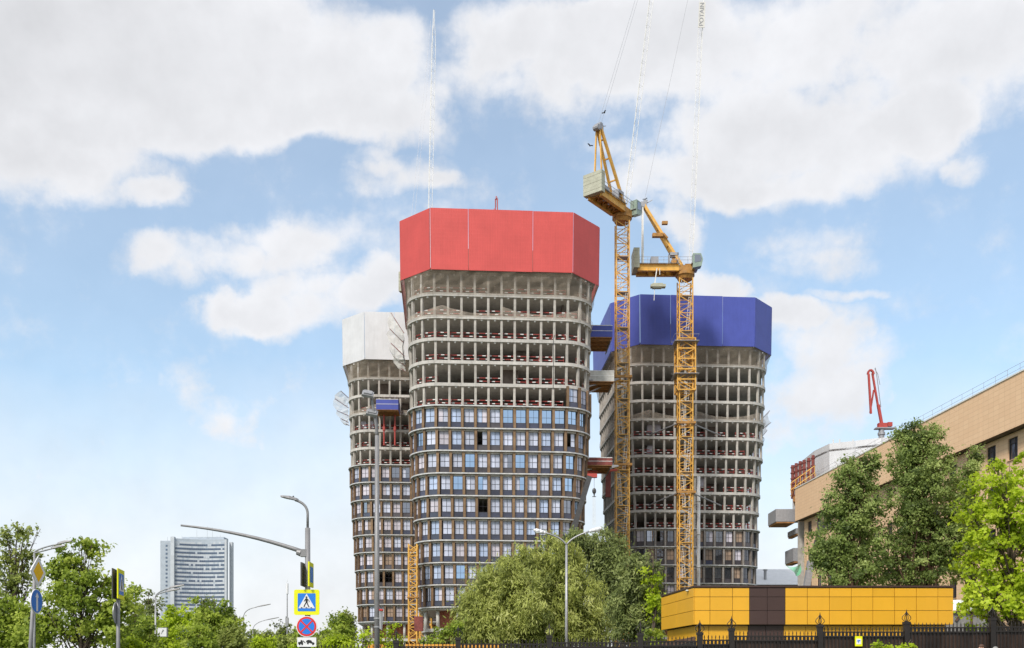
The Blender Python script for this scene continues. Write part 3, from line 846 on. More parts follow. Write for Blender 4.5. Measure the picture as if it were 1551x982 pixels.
    for i in range(5): b.bar((2.4, -2.2 + i * 1.1, 1.0), (2.4, -2.2 + i * 1.1, 2.1), .05)
    up(b, 'handrail', M['steel_grey'])
    cw_ = None
    for i in range(6):
        b = MB(); b.box((-8.75, 0, .35 + i * .58 + .28), (1.0 + (.04 if i % 2 else 0), 3.6, .555)); up(b, 'ballast_slab', M['ballast'])
    apex = Vector((-7.3, 0, 12.0))
    for sy in (-1, 1):
        b = MB(); b.bar((-.7, sy * 1.0, 1.0), apex + Vector((0, sy * .35, 0)), .36, .46)
        b.mi = 0; up(b, 'a_frame_leg', M['crane'])
        b = MB(); b.bar((-7.5, sy * .8, 1.0), apex + Vector((-.2, sy * .35, 0)), .22); up(b, 'a_frame_strut', M['crane_pale'] if load else M['crane'])
    b = MB()
    for t in (.35, .62, .85):
        p = Vector((-.7, 0, 1)).lerp(apex, t); hw = 1.0 + (.35 - 1.0) * t; b.bar(p + Vector((0, -hw, 0)), p + Vector((0, hw, 0)), .2)
    up(b, 'a_frame_cross_bar', M['crane'])
    b = MB(); b.box(apex, (1.1, 1.1, .9)); b.box(apex + Vector((.3, 0, .6)), (.7, .8, .5)); b.tube(apex + Vector((-.7, -.5, -.3)), apex + Vector((-.7, .5, -.3)), .45, .45, 10)
    b.bar(apex + Vector((.5, 0, .4)), apex + Vector((1.5, -.4, .8)), .10); up(b, 'sheave_head', M['steel_grey'])
    b = MB(); b.box((-5.4, .3, 2.0), (1.3, 1.6, 1.6)); up(b, 'winch_cabinet', M['steel_grey'])
    b = MB(); b.box((-2.9, -.5, 2.2), (.15, 1.3, 2.0)); b.box((-1.4, -.5, 2.2), (.15, 1.3, 2.0)); b.box((-2.15, -.5, 3.0), (1.6, 1.3, .5)); up(b, 'winch_frame', M['steel_grey'])
    b = MB(); b.tube((-2.1, -.9, 1.8), (-2.1, .9, 1.8), .5, .5, 12); up(b, 'winch_drum', M['crane_dark'])
    b = MB(); b.plate([(1.0, .1), (2.5, .4), (2.75, 1.6), (2.4, 2.6), (1.0, 2.6)], -2.3, -1.0); up(b, 'cab', M['cab_green'])
    b = MB(); b.plate([(1.3, 1.0), (2.4, 1.2), (2.5, 1.7), (2.25, 2.35), (1.3, 2.35)], -2.34, -2.305); up(b, 'cab_window', M['glass_mid'])
    if load:
        b = MB(); b.bar((-3.3, -1.4, 4.6 + 1.0), (-4.0, -1.4, 6.4), .3); b.box((-4.9, -.9, 6.3), (2.0, .8, .6)); b.box((-3.6, -.2, 8.8), (1.0, .6, .5)); up(b, 'leg_winch', M['crane_dark'])
        b = MB(); b.bar((-5.2, -1.6, .2), (-5.6, -1.6, -2.6), .16); b.bar((-4.7, -1.6, .2), (-4.7, -1.6, -.9), .10)
        b.bar((-5.6, -1.6, -3.2), (-5.7, -1.6, -5.4), .10); up(b, 'hanging_link', M['crane_pale'])
        b = MB(); b.box((-5.0, -1.6, -2.9), (2.6, 1.0, .45)); b.box((-5.1, -1.6, -2.6), (1.8, .8, .25)); b.box((-5.2, -1.6, -3.2), (1.6, .7, .2)); up(b, 'hanging_ballast', M['ballast'])
    jb = lattice_jib(jib_len, .8, None)
    Mj = Matrix.Translation((1.0, 0, 1.5)) @ Matrix.Rotation(-R(jib_deg), 4, 'Y')
    jb.v = [tuple(Mj @ Vector(p)) for p in jb.v]
    J = up(jb, 'jib', M['crane_pale'])  # jib coloured pale to imitate its fading into the bright sky
    tip = Mj @ Vector((jib_len * .96, 0, .6))
    for sy in (-.3, .3):
        b = MB(); b.bar(apex + Vector((0, sy, .2)), tip + Vector((0, sy, 0)), .03); up(b, 'pendant_rope', M['steel_grey'])
    if banner:
        # name board clipped to the jib, letters one above the other reading upward
        b = MB(); s0, s1 = jib_from
        pts = [Mj @ Vector((s, y_, .0)) for s, y_ in ((s0, 0), (s1, 0))]
        d = (pts[1] - pts[0]).normalized(); yv = Vector((0, -1, 0)); xv = Vector((1, 0, 0)) 
        c0 = pts[0] + Vector((0, -.75, 0))
        wd = 1.15
        q = [c0 - xv * (wd / 2), c0 + xv * (wd / 2), c0 + xv * (wd / 2) + d * (s1 - s0), c0 - xv * (wd / 2) + d * (s1 - s0)]
        b.add([p for p in q] + [p + Vector((0, .06, 0)) for p in q], [(0, 1, 2, 3), (7, 6, 5, 4), (0, 4, 5, 1), (1, 5, 6, 2), (2, 6, 7, 3), (3, 7, 4, 0)])
        B = up(b, 'name_board', M['sign_back'], J)
        B.data.materials[0] = M['board_pale']
        cu = bpy.data.curves.new('lettering', 'FONT'); cu.body = 'POTAIN'; cu.size = 1.05; cu.align_x = 'LEFT'; cu.align_y = 'CENTER'; cu.extrude = .01
        tmp = bpy.data.objects.new('lettering', cu); COL.objects.link(tmp)
        dg = bpy.context.evaluated_depsgraph_get(); me = bpy.data.meshes.new_from_object(tmp.evaluated_get(dg))
        bpy.data.objects.remove(tmp); me.materials.append(M['steel_grey'])
        me.name = 'lettering'
        Rm = Matrix((Vector(d), -xv, Vector((0, -1, 0)))).transposed().to_4x4()
        Ml = Mx @ Matrix.Translation(c0 + d * .25 + Vector((0, -.03, 0))) @ Rm
        xs_ = [v.co.x for v in me.vertices]; k = (s1 - s0 - .5) / (max(xs_) - min(xs_))
        me.transform(Ml @ Matrix.Diagonal((k, 1, 1, 1)))
        link('lettering', me, B)
    return T
M['board_pale'] = mat('board_pale', (.66, .64, .60), .6, 0, .05, 1)
crane1 = crane('yellow tower crane nearest the red tower, its grey ballast box turned to the camera', 18.9, 170, 80.3, R(52), 78, 58, 2.2, None, (PZ(574, 170), PZ(706, 170)), 1)
crane2 = crane('yellow tower crane standing before the middle of the blue-topped tower', PX(1037.5, 175), 175, 72.5, R(0), 87.6, 60, 2.35, (PZ(591, 173.8), PZ(513, 173.8)), (PZ(641, 174), PZ(746, 174)), 2, True, True, (41.5, 46.0))
crane3 = crane('tower crane hidden behind the red tower, only its thin jib rising above the sheeting', -16.2, 186, 70.0, R(75), 86.5, 58, 2.2, None, (), 3)
# tie bars from the first crane to the towers
def tie(parent, p0, p1, r=.12, mt='steel_grey'):
    b = MB(); b.tube(p0, p1, r, r, 6); wlocal(b, parent).build('tie_bar', M[mt], parent)
for py, D in ((578, 168), (586, 167), (594, 167)):
    tie(crane1, P(888, py - 2 + (py - 578) * .3, 158), P(937, 574, 168.6))
for py in (704, 712, 717): tie(crane1, P(884, py, 158), P(936, 706, 168.6), .16, 'white_paint')
tie(crane1, P(886, 716, 158), P(934, 712, 168.6), .22, 'boom_red')
b = MB(); b.box(P(921, 731, 168.5), (.9, .5, 5.0)); wlocal(b, crane1).build('tie_bracket', M['formwork_red'], crane1)
for sx in (-1, 1): tie(crane2, P(1037 + sx * 9, 746, 173.7), P(1037 + sx * 55, 766, 184.0)); tie(crane2, P(1037 + sx * 9, 641, 173.7), P(1037 + sx * 55, 660, 184.0))
# hoist mast at the foot of the red tower
hm = thing('hoist_mast', 'slim yellow lattice hoist mast at the left foot of the red-topped tower', 'hoist', (PX(625.5, 150.5), 150.5, 0))
hs = mast_section_mesh(1.25, 1.8, M['crane'])
for i in range(12): link('mast_section', hs, hm, (0, 0, i * 1.8 - .2))
b = MB(); b.box((0, 0, 13.3), (1.7, 1.7, .2)); b.build('mast_collar', M['crane_dark'], hm)
b = MB(); b.box((.9, -.1, 9.3), (1.3, 1.3, 2.2)); b.build('hoist_car', M['formwork_red'], hm)

# mobile crane whose boom passes in front of the red tower's right edge
mc = thing('mobile_crane', 'dark telescopic boom of a mobile crane leaning up beside the red tower', 'crane', (0, 0, 0))
tipm = P(893, 722, 133); basem = Vector((PX(806, 133), 133, 3.0))
dirm = (tipm - basem).normalized(); Lm = (tipm - basem).length
for i, (a0, a1, ww) in enumerate(((0, .42, 1.0), (.40, .75, .85), (.73, 1.0, .7))):
    b = MB(); b.bar(basem + dirm * Lm * a0, basem + dirm * Lm * a1, ww); b.build('boom_section', M['steel_dark'], mc)
b = MB(); b.box(tipm + Vector((.35, 0, .1)), (1.3, .6, .5)); b.tube(tipm + Vector((.7, -.2, .1)), tipm + Vector((.7, .2, .1)), .3, .3, 10); b.build('boom_head', M['boom_red'], mc)
hk = P(900, 744, 133)
b = MB(); b.tube((hk.x, 133, tipm.z), (hk.x, 133, hk.z), .03, .03, 5); b.build('hoist_rope', M['steel_grey'], mc)
b = MB(); b.ball(hk, (.28, .22, .42)); b.tube(hk, hk - Vector((0, 0, .8)), .16, .05, 6); b.box(hk - Vector((0, 0, .75)), (.5, .1, .08)); b.build('hook_block', M['steel_dark'], mc)
b = MB()
for s in (-.14, .1): b.tube(hk + Vector((s, 0, -.8)), hk + Vector((s, 0, -4.6)), .035, .035, 5)
b.build('sling', M['white_paint'], mc)
b = MB(); b.box((basem.x - .5, 133, 1.2), (11, 2.6, .7)); b.build('chassis', M['steel_dark'], mc)
b = MB(); b.plate([(basem.x - 6.6, 1.0), (basem.x - 4.6, 1.0), (basem.x - 4.6, 3.2), (basem.x - 6.2, 3.2), (basem.x - 6.6, 2.2)], 131.7, 134.3); b.build('driver_cab', M['boom_red'], mc)
b = MB(); b.box((basem.x, 133, 2.2), (3.4, 2.4, 1.3)); b.build('superstructure', M['steel_grey'], mc)
for i in range(4):
    for yy in (131.8, 134.2):
        b = MB(); b.tube((basem.x - 4.5 + i * 2.4, yy - .2, .62), (basem.x - 4.5 + i * 2.4, yy + .2, .62), .6, .6, 14); b.build('wheel', M['sign_black'], mc)

# ------------------------------------------------------------------ red placing booms
def placing_boom(label, X, Y, z0, k, rz):
    T = thing('concrete_placing_boom', label, 'boom', (X, Y, z0), rz, 'red concrete placing booms')
    b = MB(); b.tube((0, 0, 0), (0, 0, 4.2 * k), .62 * k, .6 * k, 12); b.tube((0, 0, 3.0 * k), (0, 0, 3.5 * k), .8 * k, .8 * k, 12); b.build('column', M['steel_grey'], T)
    b = MB(); b.box((.7 * k, 0, 4.4 * k), (4.2 * k, 1.6 * k, .25 * k)); b.bar((2.0 * k, 0, 4.4 * k), (3.2 * k, 0, 4.9 * k), .16 * k); b.build('deck', M['steel_grey'], T)
    b = MB(); b.box((.2 * k, 0, 5.0 * k), (1.9 * k, 1.1 * k, 1.1 * k)); b.box((1.8 * k, 0, 5.3 * k), (1.0 * k, .8 * k, .9 * k)); b.build('turret', M['boom_red'], T)
    b = MB(); b.bar((.1 * k, 0, 5.2 * k), (-.7 * k, 0, 9.6 * k), 0.56 * k); b.build('first_arm', M['boom_red'], T)
    b = MB(); b.bar((-.6 * k, .15, 9.0 * k), (-1.9 * k, .15, 16.6 * k), 0.38 * k); b.build('second_arm', M['boom_red'], T)
    b = MB(); b.bar((-2.9 * k, -.2, 16.3 * k), (-2.4 * k, -.2, 7.6 * k), 0.41 * k); b.build('third_arm', M['boom_red'], T)
    b = MB(); b.bar((-2.3 * k, .35, 8.0 * k), (-1.5 * k, .35, 13.0 * k), .3 * k); b.build('fourth_arm', M['boom_red'], T)
    b = MB()
    pr = None
    for i in range(9):
        a = math.pi * i / 8; p = Vector((-2.35 * k + .62 * k * math.cos(a), 0, 16.3 * k + .9 * k * math.sin(a)))
        if pr: b.bar(pr, p, .42 * k)
        pr = p
    b.build('knuckle', M['boom_red'], T)
    b = MB(); b.path([Vector((-.3 * k, -.5 * k, 9 * k)), Vector((-1.2 * k, -.45 * k, 16 * k)), Vector((-1.5 * k, -.45 * k, 17.6 * k))], [.09 * k] * 3, 6)
    b.path([Vector((-1.5 * k, 0, 17.6 * k)), Vector((-.8 * k, 0, 16.4 * k)), Vector((-.3 * k, 0, 14.0 * k))], [.06 * k] * 3, 6); b.build('delivery_pipe', M['steel_grey'], T)
    return T
placing_boom('red concrete placing boom folded upright above the beige building', PX(1335, 152), 152, PZ(665, 152) - 1.5, .70, 0)
placing_boom('red concrete boom tip peeking over the red sheeting', -2.6, 164.8, 73.4, .42, R(90))

# ------------------------------------------------------------------ beige building on the right
def beige_building():
    dv = Vector((-.0754, .9971, 0)); nv = Vector((-.9971, -.0754, 0))
    Fc = Vector((41.75, 146, 0))
    T = thing('office_building', 'long beige tiled building with overhanging top storey on the right', 'building', Fc)
    T.rotation_euler = (0, 0, 0)
    def wp(s, out, z): return -dv * s + nv * out + Vector((0, 0, z))     # s metres towards the camera from the far corner
    def slab(s0, s1, o0, o1, z0, z1, name, mt):
        b = MB(); vs = [wp(s, o, z) for z in (z0, z1) for o in (o0, o1) for s in (s0, s1)]
        b.add(vs, [(0, 1, 3, 2), (4, 6, 7, 5), (0, 4, 5, 1), (2, 3, 7, 6), (0, 2, 6, 4), (1, 5, 7, 3)])
        me = b.mesh(name, mt); planar_uv(me, dv); return link(name, me, T)
    zt, zo = EYE + 27.35, EYE + 22.6
    LEN = 92
    # upper band: panels with joints
    cuts = [0, 8.4, 22, 36, 50, 57.5, 71, LEN]
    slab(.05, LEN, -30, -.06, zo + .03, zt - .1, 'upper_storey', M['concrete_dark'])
    for a_, c_ in zip(cuts[:-1], cuts[1:]): slab(a_ + .02, c_ - .02, -.055, .0, zo, zt, 'facade_panel', M['beige'])
    slab(-.055, 0, -12, .0, zo, zt, 'facade_panel', M['beige'])
    slab(0, LEN, -.5, .08, zt + .002, zt + .14, 'coping', M['white_paint'])
    # lower wall in courses between windows
    rows = [(EYE + 20.1 - 4.05 * i, EYE + 22.15 - 4.05 * i) for i in range(5)]
    ww = 1.6; pitch = 3.62; first = 2.2
    cols = [first + pitch * i for i in range(int((LEN - 3) / pitch))]
    o1, o0 = -1.0, -1.35
    zs = [zo - .02]
    ztop = zo - .02
    prev = ztop
    for (z0, z1) in rows:
        slab(1.0, LEN, o0, o1, z1, prev, 'wall_course', M['beige'])
        sprev = 1.0
        for s in cols:
            slab(sprev, s, o0, o1, z0, z1, 'wall_pier', M['beige']); sprev = s + ww
            w = MB(); c = wp(s + ww / 2, o1 - .2, (z0 + z1) / 2); Mr = Matrix((dv, -nv, Vector((0, 0, 1)))).transposed()
            for dx in (-ww / 2 + .04, ww / 2 - .04, -.15): w.box(c + dv * dx, (.07, .1, z1 - z0), Mr)
            for dz in (-(z1 - z0) / 2 + .04, (z1 - z0) / 2 - .04, .55): w.box(c + Vector((0, 0, dz)) + nv * .003, (ww - .02, .1, .07), Mr)
            wo = w.build('window', M['frame'], T)
            g = MB(); g.box(c - nv * .03, (ww, .03, z1 - z0), Mr); g.build('pane', M['glass_dark'], wo)
            sl = MB(); sl.box(wp(s + ww / 2, o1 + .02, z0 - .03), (ww + .1, .18, .06), Mr); sl.build('sill', M['beige'], wo)
        slab(sprev, LEN, o0, o1, z0, z1, 'wall_pier', M['beige'])
        prev = z0
    slab(1.0, LEN, o0, o1, -.5, prev, 'wall_course', M['beige'])
    slab(1.05, LEN, -30, o0 - .6, -.5, zo, 'inner_wall', M['concrete_dark'])
    slab(1.0, 1.3, -14, o0 - .01, -.5, zo - .02, 'end_wall', M['beige'])
    # roof guard rail
    b = MB()
    for zz in (.55, 1.0): b.bar(wp(0, -.3, zt + zz), wp(LEN, -.3, zt + zz), .022)
    for i in range(46): b.bar(wp(i * 2.0, -.3, zt), wp(i * 2.0, -.3, zt + 1.0), .022)
    b.build('roof_guard_rail', M['galv'], T)
    # concrete wing at the far end still under construction
    ox, oy = Fc.x, Fc.y
    b = MB(); b.prism([(42.6 - ox, 147.6 - oy), (58 - ox, 147.6 - oy), (58 - ox, 166 - oy), (49.5 - ox, 166 - oy)], -.5, 27.1); b.build('concrete_wing', M['concrete'], T)
    b = MB(); b.prism([(41.7 - ox, 147.0 - oy), (58.2 - ox, 147.0 - oy), (58.2 - ox, 166.4 - oy), (48.6 - ox, 166.4 - oy)], 27.3, 28.05); b.build('wing_formwork_edge', M['ply'], T)
    for (x0, x1, y0, y1, D) in ((1175.5, 1205, 771, 790, 147.5), (1202, 1214, 830, 850, 148), (1206, 1214, 800, 808, 148)):
        b = MB(); xa, xb = PX(x0, D) - ox, PX(x1, D) - ox; za, zb = PZ(y1, D), PZ(y0, D)
        b.box(((xa + xb) / 2, D + 2.4 - oy, (za + zb) / 2), (xb - xa, 4.5, zb - za)); bo = b.build('balcony', M['steel_grey'], T)
        b = MB(); b.box(((xa + xb) / 2, D + 2.4 - oy, za - .12), (xb - xa - .2, 4.4, .2)); b.build('balcony_soffit', M['ply'], bo)
    for i in range(3):
        b = MB(); x_ = PX(1211 + i * 3, 148) - ox; b.box((x_, 148.3 - oy, 13), (.3, .3, 20)); b.build('scaffold_post', M['concrete_dark'], T)
    # pale sheet enclosure on the roof
    h0, h1 = 27.0, EYE + 34.5
    pts = [(46.6, 152.6), (47.4, 147.9), (53.8, 144.2), (60.5, 142.8), (62, 160), (47, 166)]
    for i in range(len(pts)):
        p0, p1 = Vector((*pts[i], 0)), Vector((*pts[(i + 1) % len(pts)], 0)); d = (p1 - p0).normalized(); n_ = Vector((d.y, -d.x, 0))
        k = max(1, int((p1 - p0).length / 3.4))
        for j in range(k):
            q0 = p0.lerp(p1, j / k) + d * .02; q1 = p0.lerp(p1, (j + 1) / k) - d * .02
            b = MB(); vs = [q + n_ * o + Vector((-ox, -oy, z)) for z in (h0, h1) for o in (0, -.1) for q in (q0, q1)]
            b.add(vs, [(0, 1, 3, 2), (4, 6, 7, 5), (0, 4, 5, 1), (2, 3, 7, 6), (0, 2, 6, 4), (1, 5, 7, 3)])
            me = b.mesh('roof_sheet', M['hood_white']); planar_uv(me, d); link('roof_sheet', me, T)
    b = MB(); b.prism([(p[0] * 1.0 - ox, p[1] - oy) for p in pts], h1 - 1.2, h1 - .9); b.build('roof_sheet_deck', M['concrete_dark'], T)
    b = MB()
    for px in (1262, 1272, 1292, 1313, 1316): p = P(px, 664, 149); b.tube((p.x - ox, 149 - oy, h1 - 1), (p.x - ox, 149 - oy, h1 + .9), .1, .1, 6)
    b.build('roof_pipes', M['white_paint'], T)
    return T
beige_building()
for i, (px, top) in enumerate(((1200.5, 705), (1206, 702), (1212, 699), (1218, 697), (1225, 694), (1231.5, 690))):
    D = 149.2; t = thing('column_formwork', 'dark red column formwork on the roof edge, %s from the left of six' % ('first', 'second', 'third', 'fourth', 'fifth', 'sixth')[i], 'formwork', (PX(px, D), D, 28.1), 0, 'red column formworks on the beige building')
    hgt = PZ(top, D) - 28.1
    b = MB(); b.tube((0, 0, 0), (0, 0, hgt), .24, .24, 10); b.build('shell', M['formwork_red'], t)
    for j in range(6):
        b = MB(); b.tube((0, 0, hgt * (j + .5) / 6), (0, 0, hgt * (j + .5) / 6 + .14), .34, .34, 10); b.build('clamp_band', M['formwork_red'], t)
    b = MB(); b.bar((-.3, -.3, .2), (.3, -.5, 2.2 + .3 * i), .09); b.build('push_pull_prop', M['crane_dark'], t)
b = MB()
p0, p1 = P(1198, 742, 147.6), P(1234, 716, 146.4)
for dz in (0, 1.0): b.bar(p0 + Vector((0, 0, dz)), p1 + Vector((0, 0, dz)), .1)
for i in range(6): q = p0.lerp(p1, i / 5); b.bar(q - Vector((0, 0, .5)), q + Vector((0, 0, 1.0)), .07)
b.build('edge_rail', M['crane'], None, label='yellow edge protection rail below the dark red column formwork', cat='railing')

# boom lift in front of the beige wall
bl = thing('boom_lift', 'dark boom lift reaching up along the beige wall with a basket', 'boom lift', (0, 0, 0))
D = 128; p0, p1, p2 = Vector((PX(1200, D), D, 1.5)), P(1228, 850, D), P(1243, 800, D)
b = MB(); b.bar(p0, p1, .75); b.build('lower_boom', M['steel_grey'], bl)
b = MB(); b.bar(p1 - (p2 - p1) * .1, p2, .5); b.build('upper_boom', M['steel_dark'], bl)
b = MB(); b.box(p2 + Vector((.4, 0, -.2)), (1.3, 1.2, .15)); b.box(p2 + Vector((.9, 0, .4)), (.1, 1.2, 1.1)); b.box(p2 + Vector((-.2, 0, .35)), (.1, 1.2, 1.0)); b.box(p2 + Vector((.35, .55, .4)), (1.1, .06, 1.0)); b.build('basket', M['steel_dark'], bl)
b = MB(); b.box(p0 + Vector((-.5, 0, -.4)), (5, 2.2, 1.2)); b.build('base', M['crane_dark'], bl)
for sx in (-2.2, 1.2):
    for sy in (-1.1, 1.1):
        b = MB(); b.tube(p0 + Vector((sx, sy - .2, -.95)), p0 + Vector((sx, sy + .2, -.95)), .55, .55, 12); b.build('wheel', M['sign_black'], bl)
# green net strip
gn = MB(); n = 8; vs = []
for j in range(n + 1):
    for i in range(n + 1):
        s, t = i / n, j / n
        a = P(1190, 855, 142).lerp(P(1214, 853, 142), s); c = P(1203, 868, 142).lerp(P(1213, 867, 142), s)
        p = a.lerp(c, t); p.z -= .5 * math.sin(math.pi * s); p.y += .3 * math.sin(7 * s + 5 * t); vs.append(p)
gn.add(vs, [(j * (n + 1) + i, j * (n + 1) + i + 1, (j + 1) * (n + 1) + i + 1, (j + 1) * (n + 1) + i) for j in range(n) for i in range(n)])
gn.build('debris_net', M['net_green'], None, label='green debris net sagging from the corner of the beige building', cat='net')
# white hall behind
D = 230; wh = thing('white_hall', 'low white-roofed hall behind the yellow building', 'building', (PX(1150, D), D, 0))
b = MB(); b.box((8, 10, 10.5), (42, 20, 21)); b.build('wall', M['concrete_pale'], wh)
b = MB(); xs_ = 21.4
prof = [(-xs_, 0), (xs_, 0)]
zz0, zz1 = PZ(886, D) , PZ(862, D)
b.add([(8 - xs_, -.5, zz0), (8 + xs_, -.5, zz0), (8 + xs_, 10, zz1 + 1), (8 - xs_, 10, zz1 + 1), (8 - xs_, 21, zz0), (8 + xs_, 21, zz0)], [(0, 1, 2, 3), (3, 2, 5, 4), (0, 3, 4), (1, 5, 2), (0, 4, 5, 1)]); b.build('roof', M['hall_white'], wh)
b = MB(); cx_ = PX(1164, D) - PX(1150, D); b.tube((cx_, 3, zz0), (cx_, 3, zz0 + 3.6), .35, .35, 10); b.tube((cx_, 3, zz0 + 3.6), (cx_, 3, zz0 + 3.9), .55, .55, 10); b.build('chimney', M['galv'], wh)

# ------------------------------------------------------------------ far concave office tower
def far_tower():
    D = 800; X0 = PX(303, D)
    T = thing('office_tower', 'distant pale high-rise with concave facade of striped window bands', 'building', (X0, D, 0))
    xl, xr = PX(266.3, D) - X0, PX(338.3, D) - X0
    nseg = 24
    def arc(t):
        x = xl + (xr - xl) * t
        return Vector((x, 4.5 * math.sin(math.pi * t) + 5 * t - 2, 0))
    ztop = PZ(816, D); fl = 3.24; nf = 34
    rr = random.Random(2)
    b = MB()
    for i in range(nseg):
        p, q = arc(i / nseg), arc((i + 1) / nseg)
        b.add([p + Vector((0, .3, 0)), q + Vector((0, .3, 0)), q + Vector((0, .3, ztop)), p + Vector((0, .3, ztop)), p + Vector((-8 * i / nseg, 22, 0)), q + Vector((-8 * (i + 1) / nseg, 22, 0)), q + Vector((-8 * (i + 1) / nseg, 22, ztop)), p + Vector((-8 * i / nseg, 22, ztop))],
              [(0, 1, 2, 3), (5, 4, 7, 6), (3, 2, 6, 7)])
    b.build('body', M['office_wall'], T)
    for k in range(nf):
        z = ztop - 2.2 - fl * (k + 1)
        if z < 8: break
        b = MB()
        for i in range(nseg):
            p, q = arc(i / nseg), arc((i + 1) / nseg); d = (q - p)
            r_ = rr.random(); b.mi = 0 if r_ < .93 else 1
            b.bar(p + d * .06 + Vector((0, .0, z + .75)), q - d * .06 + Vector((0, .0, z + .75)), .2, 1.5)
        b.mi = 0
        b.build('window_band', [M['office_glass'], M['office_pale']], T)
        b = MB()
        for i in range(nseg):
            p, q = arc(i / nseg), arc((i + 1) / nseg)
            b.mi = 0 if rr.random() < .7 else 1
            b.bar(p + Vector((0, .1, z + 2.2)), q + Vector((0, .1, z + 2.2)), .3, 1.75)
        b.build('spandrel_band', [M['office_white'], M['office_wall']], T)
    for x0, x1, yo, top, nm in ((260.7, 266.2, -5, 814, 'pier'), (338.4, 341.6, 2, 816.5, 'pier'), (343, 347, 8, 819, 'pier')):
        b = MB(); b.box(((PX(x0, D) + PX(x1, D)) / 2 - X0, 3 + yo, PZ(top, D) / 2), (PX(x1, D) - PX(x0, D), 4, PZ(top, D))); b.build(nm, M['office_white'], T)
    b = MB(); b.box(((PX(342.6, D) + PX(344, D)) / 2 - X0, 12, PZ(819, D) / 2), (1.2, 4, PZ(819, D))); b.build('recess', M['office_glass'], T)
    b = MB(); b.box(((PX(257.5, D) + PX(261, D)) / 2 - X0, 14, PZ(819, D) / 2), (3, 10, PZ(819, D))); b.build('recess', M['office_glass'], T)
    b = MB(); b.box(((PX(239.5, D) + PX(257.7, D)) / 2 - X0, 16, PZ(818, D) / 2), (PX(257.7, D) - PX(239.5, D), 22, PZ(818, D))); wg = b.build('side_wing', M['office_wall'], T)
    for k in range(30):
        b = MB(); b.box((PX(249, D) - X0, 4.95, PZ(818, D) - 4 - k * fl), (1.5, .2, 1.5)); b.build('window', M['office_glass'], wg)
    b = MB(); b.box((0, 14, ztop + 1.2), (34, 12, 2.4)); b.build('roof_plant', M['office_wall'], T)
    b = MB()
    for px, hh in ((246, 3), (268, 4), (291, 9), (307, 12), (315, 11), (322, 4), (327, 5)): b.tube((PX(px, D) - X0, 12, ztop), (PX(px, D) - X0, 12, ztop + hh), .12, .06, 5)
    b.build('antennas', M['galv'], T)
M['office_glass'] = mat_glass('office_glass', (.7, .8, 1), .06, (.07, .10, .16))
M['office_pale'] = mat('office_pale', (.50, .54, .60), .5, 0, .1, .3)
far_tower()

# ------------------------------------------------------------------ yellow building
def yellow_building():
    D = 52.0
    gz = .6
    T = thing('yellow_building', 'low flat-roofed building clad in yellow panels with a dark brown stripe', 'building', (PX(1052, D), D, 0))
    def lx(px): return PX(px, D) - PX(1052, D)
    xs_ = [1052, 1075.3, 1109.6, 1135, 1162, 1189.4, 1222.8, 1256.2, 1289.4, 1322, 1355, 1388, 1420.6, 1444]
    ys_ = [890.5, 904.3, 925, 946.4]
    wid = lx(1444)
    depth = 6.6
    zt = PZ(889, D); zm = PZ(946.6, D)
    side = Vector((-.72, 6.6, 0)).normalized(); sn = Vector((-side.y, side.x, 0))
    # body
    b = MB(); far = side * depth
    b.prism([(.05, .06), (wid - .05, .06), (wid - .05, depth), (far.x + .05, far.y)], zm + .02, zt - .03); b.build('upper_wall', M['brown'], T)
    b = MB(); b.prism([(.30, .36), (wid - .3, .36), (wid - .3, depth - .2), (far.x + .3, far.y - .2)], gz - .6, zm + .019); b.build('lower_wall', M['brown'], T)
    g = .012
    for i in range(len(xs_) - 1):
        br = 3 <= i <= 4
        for j in range(3):
            x0, x1 = lx(xs_[i]) + g, lx(xs_[i + 1]) - g; z1, z0 = PZ(ys_[j], D) - g, PZ(ys_[j + 1], D) + g
            b = MB(); b.box(((x0 + x1) / 2, .02 + rng.uniform(-.004, .004), (z0 + z1) / 2), (x1 - x0, .05, z1 - z0)); b.build('facade_panel', M['brown'] if br else M['yellow'], T)
        for (z1, z0) in ((zm - .03, zm - 1.45), (zm - 1.48, gz - .3)):
            x0, x1 = max(.3, lx(xs_[i]) + g), min(wid - .3, lx(xs_[i + 1]) - g)
            b = MB(); b.box(((x0 + x1) / 2, .32, (z0 + z1) / 2), (x1 - x0, .05, z1 - z0)); b.build('plinth_panel', M['brown'] if br else M['yellow'], T)
    Ms = Matrix((side, -sn, Vector((0, 0, 1)))).transposed()
    ns = 2
    for i in range(ns):
        for j in range(3):
            s0, s1 = depth * i / ns + g, depth * (i + 1) / ns - g; z1, z0 = PZ(ys_[j], D) - g, PZ(ys_[j + 1], D) + g
            c = side * ((s0 + s1) / 2) + sn * .02; b = MB(); b.box((c.x, c.y, (z0 + z1) / 2), (s1 - s0, .05, z1 - z0), Ms); b.build('facade_panel', M['yellow'], T)
    # lower side wall with a vehicle door
    for s0, s1, z0, z1, mt in ((.3, .9, gz - .4, zm, 'yellow'), (.9, 5.0, PZ(968, 55), zm, 'yellow'), (5.0, 6.3, gz - .4, zm, 'yellow')):
        c = side * ((s0 + s1) / 2) - sn * .26; b = MB(); b.box((c.x, c.y, (z0 + z1) / 2 - .01), (s1 - s0 - .02, .05, z1 - z0 - .03), Ms); b.build('plinth_panel', M[mt], T)
    c = side * 2.95 - sn * .30; b = MB(); b.box((c.x, c.y, 1.4), (4.05, .05, 4.0), Ms); dr = b.build('garage_door', M['steel_dark'], T)
    b = MB(); b.prism([(-.06, -.06), (wid + .06, -.06), (wid + .06, depth), (far.x - .08, far.y)], zt - .027, zt + .06); b.build('coping', M['brown'], T)
    p = side * 1.0 + sn * .1
    b = MB(); b.ball((p.x, p.y, PZ(895, 53)), (.1, .16, .06)); b.build('wall_lamp', M['lamp_lens'], T)
yellow_building()
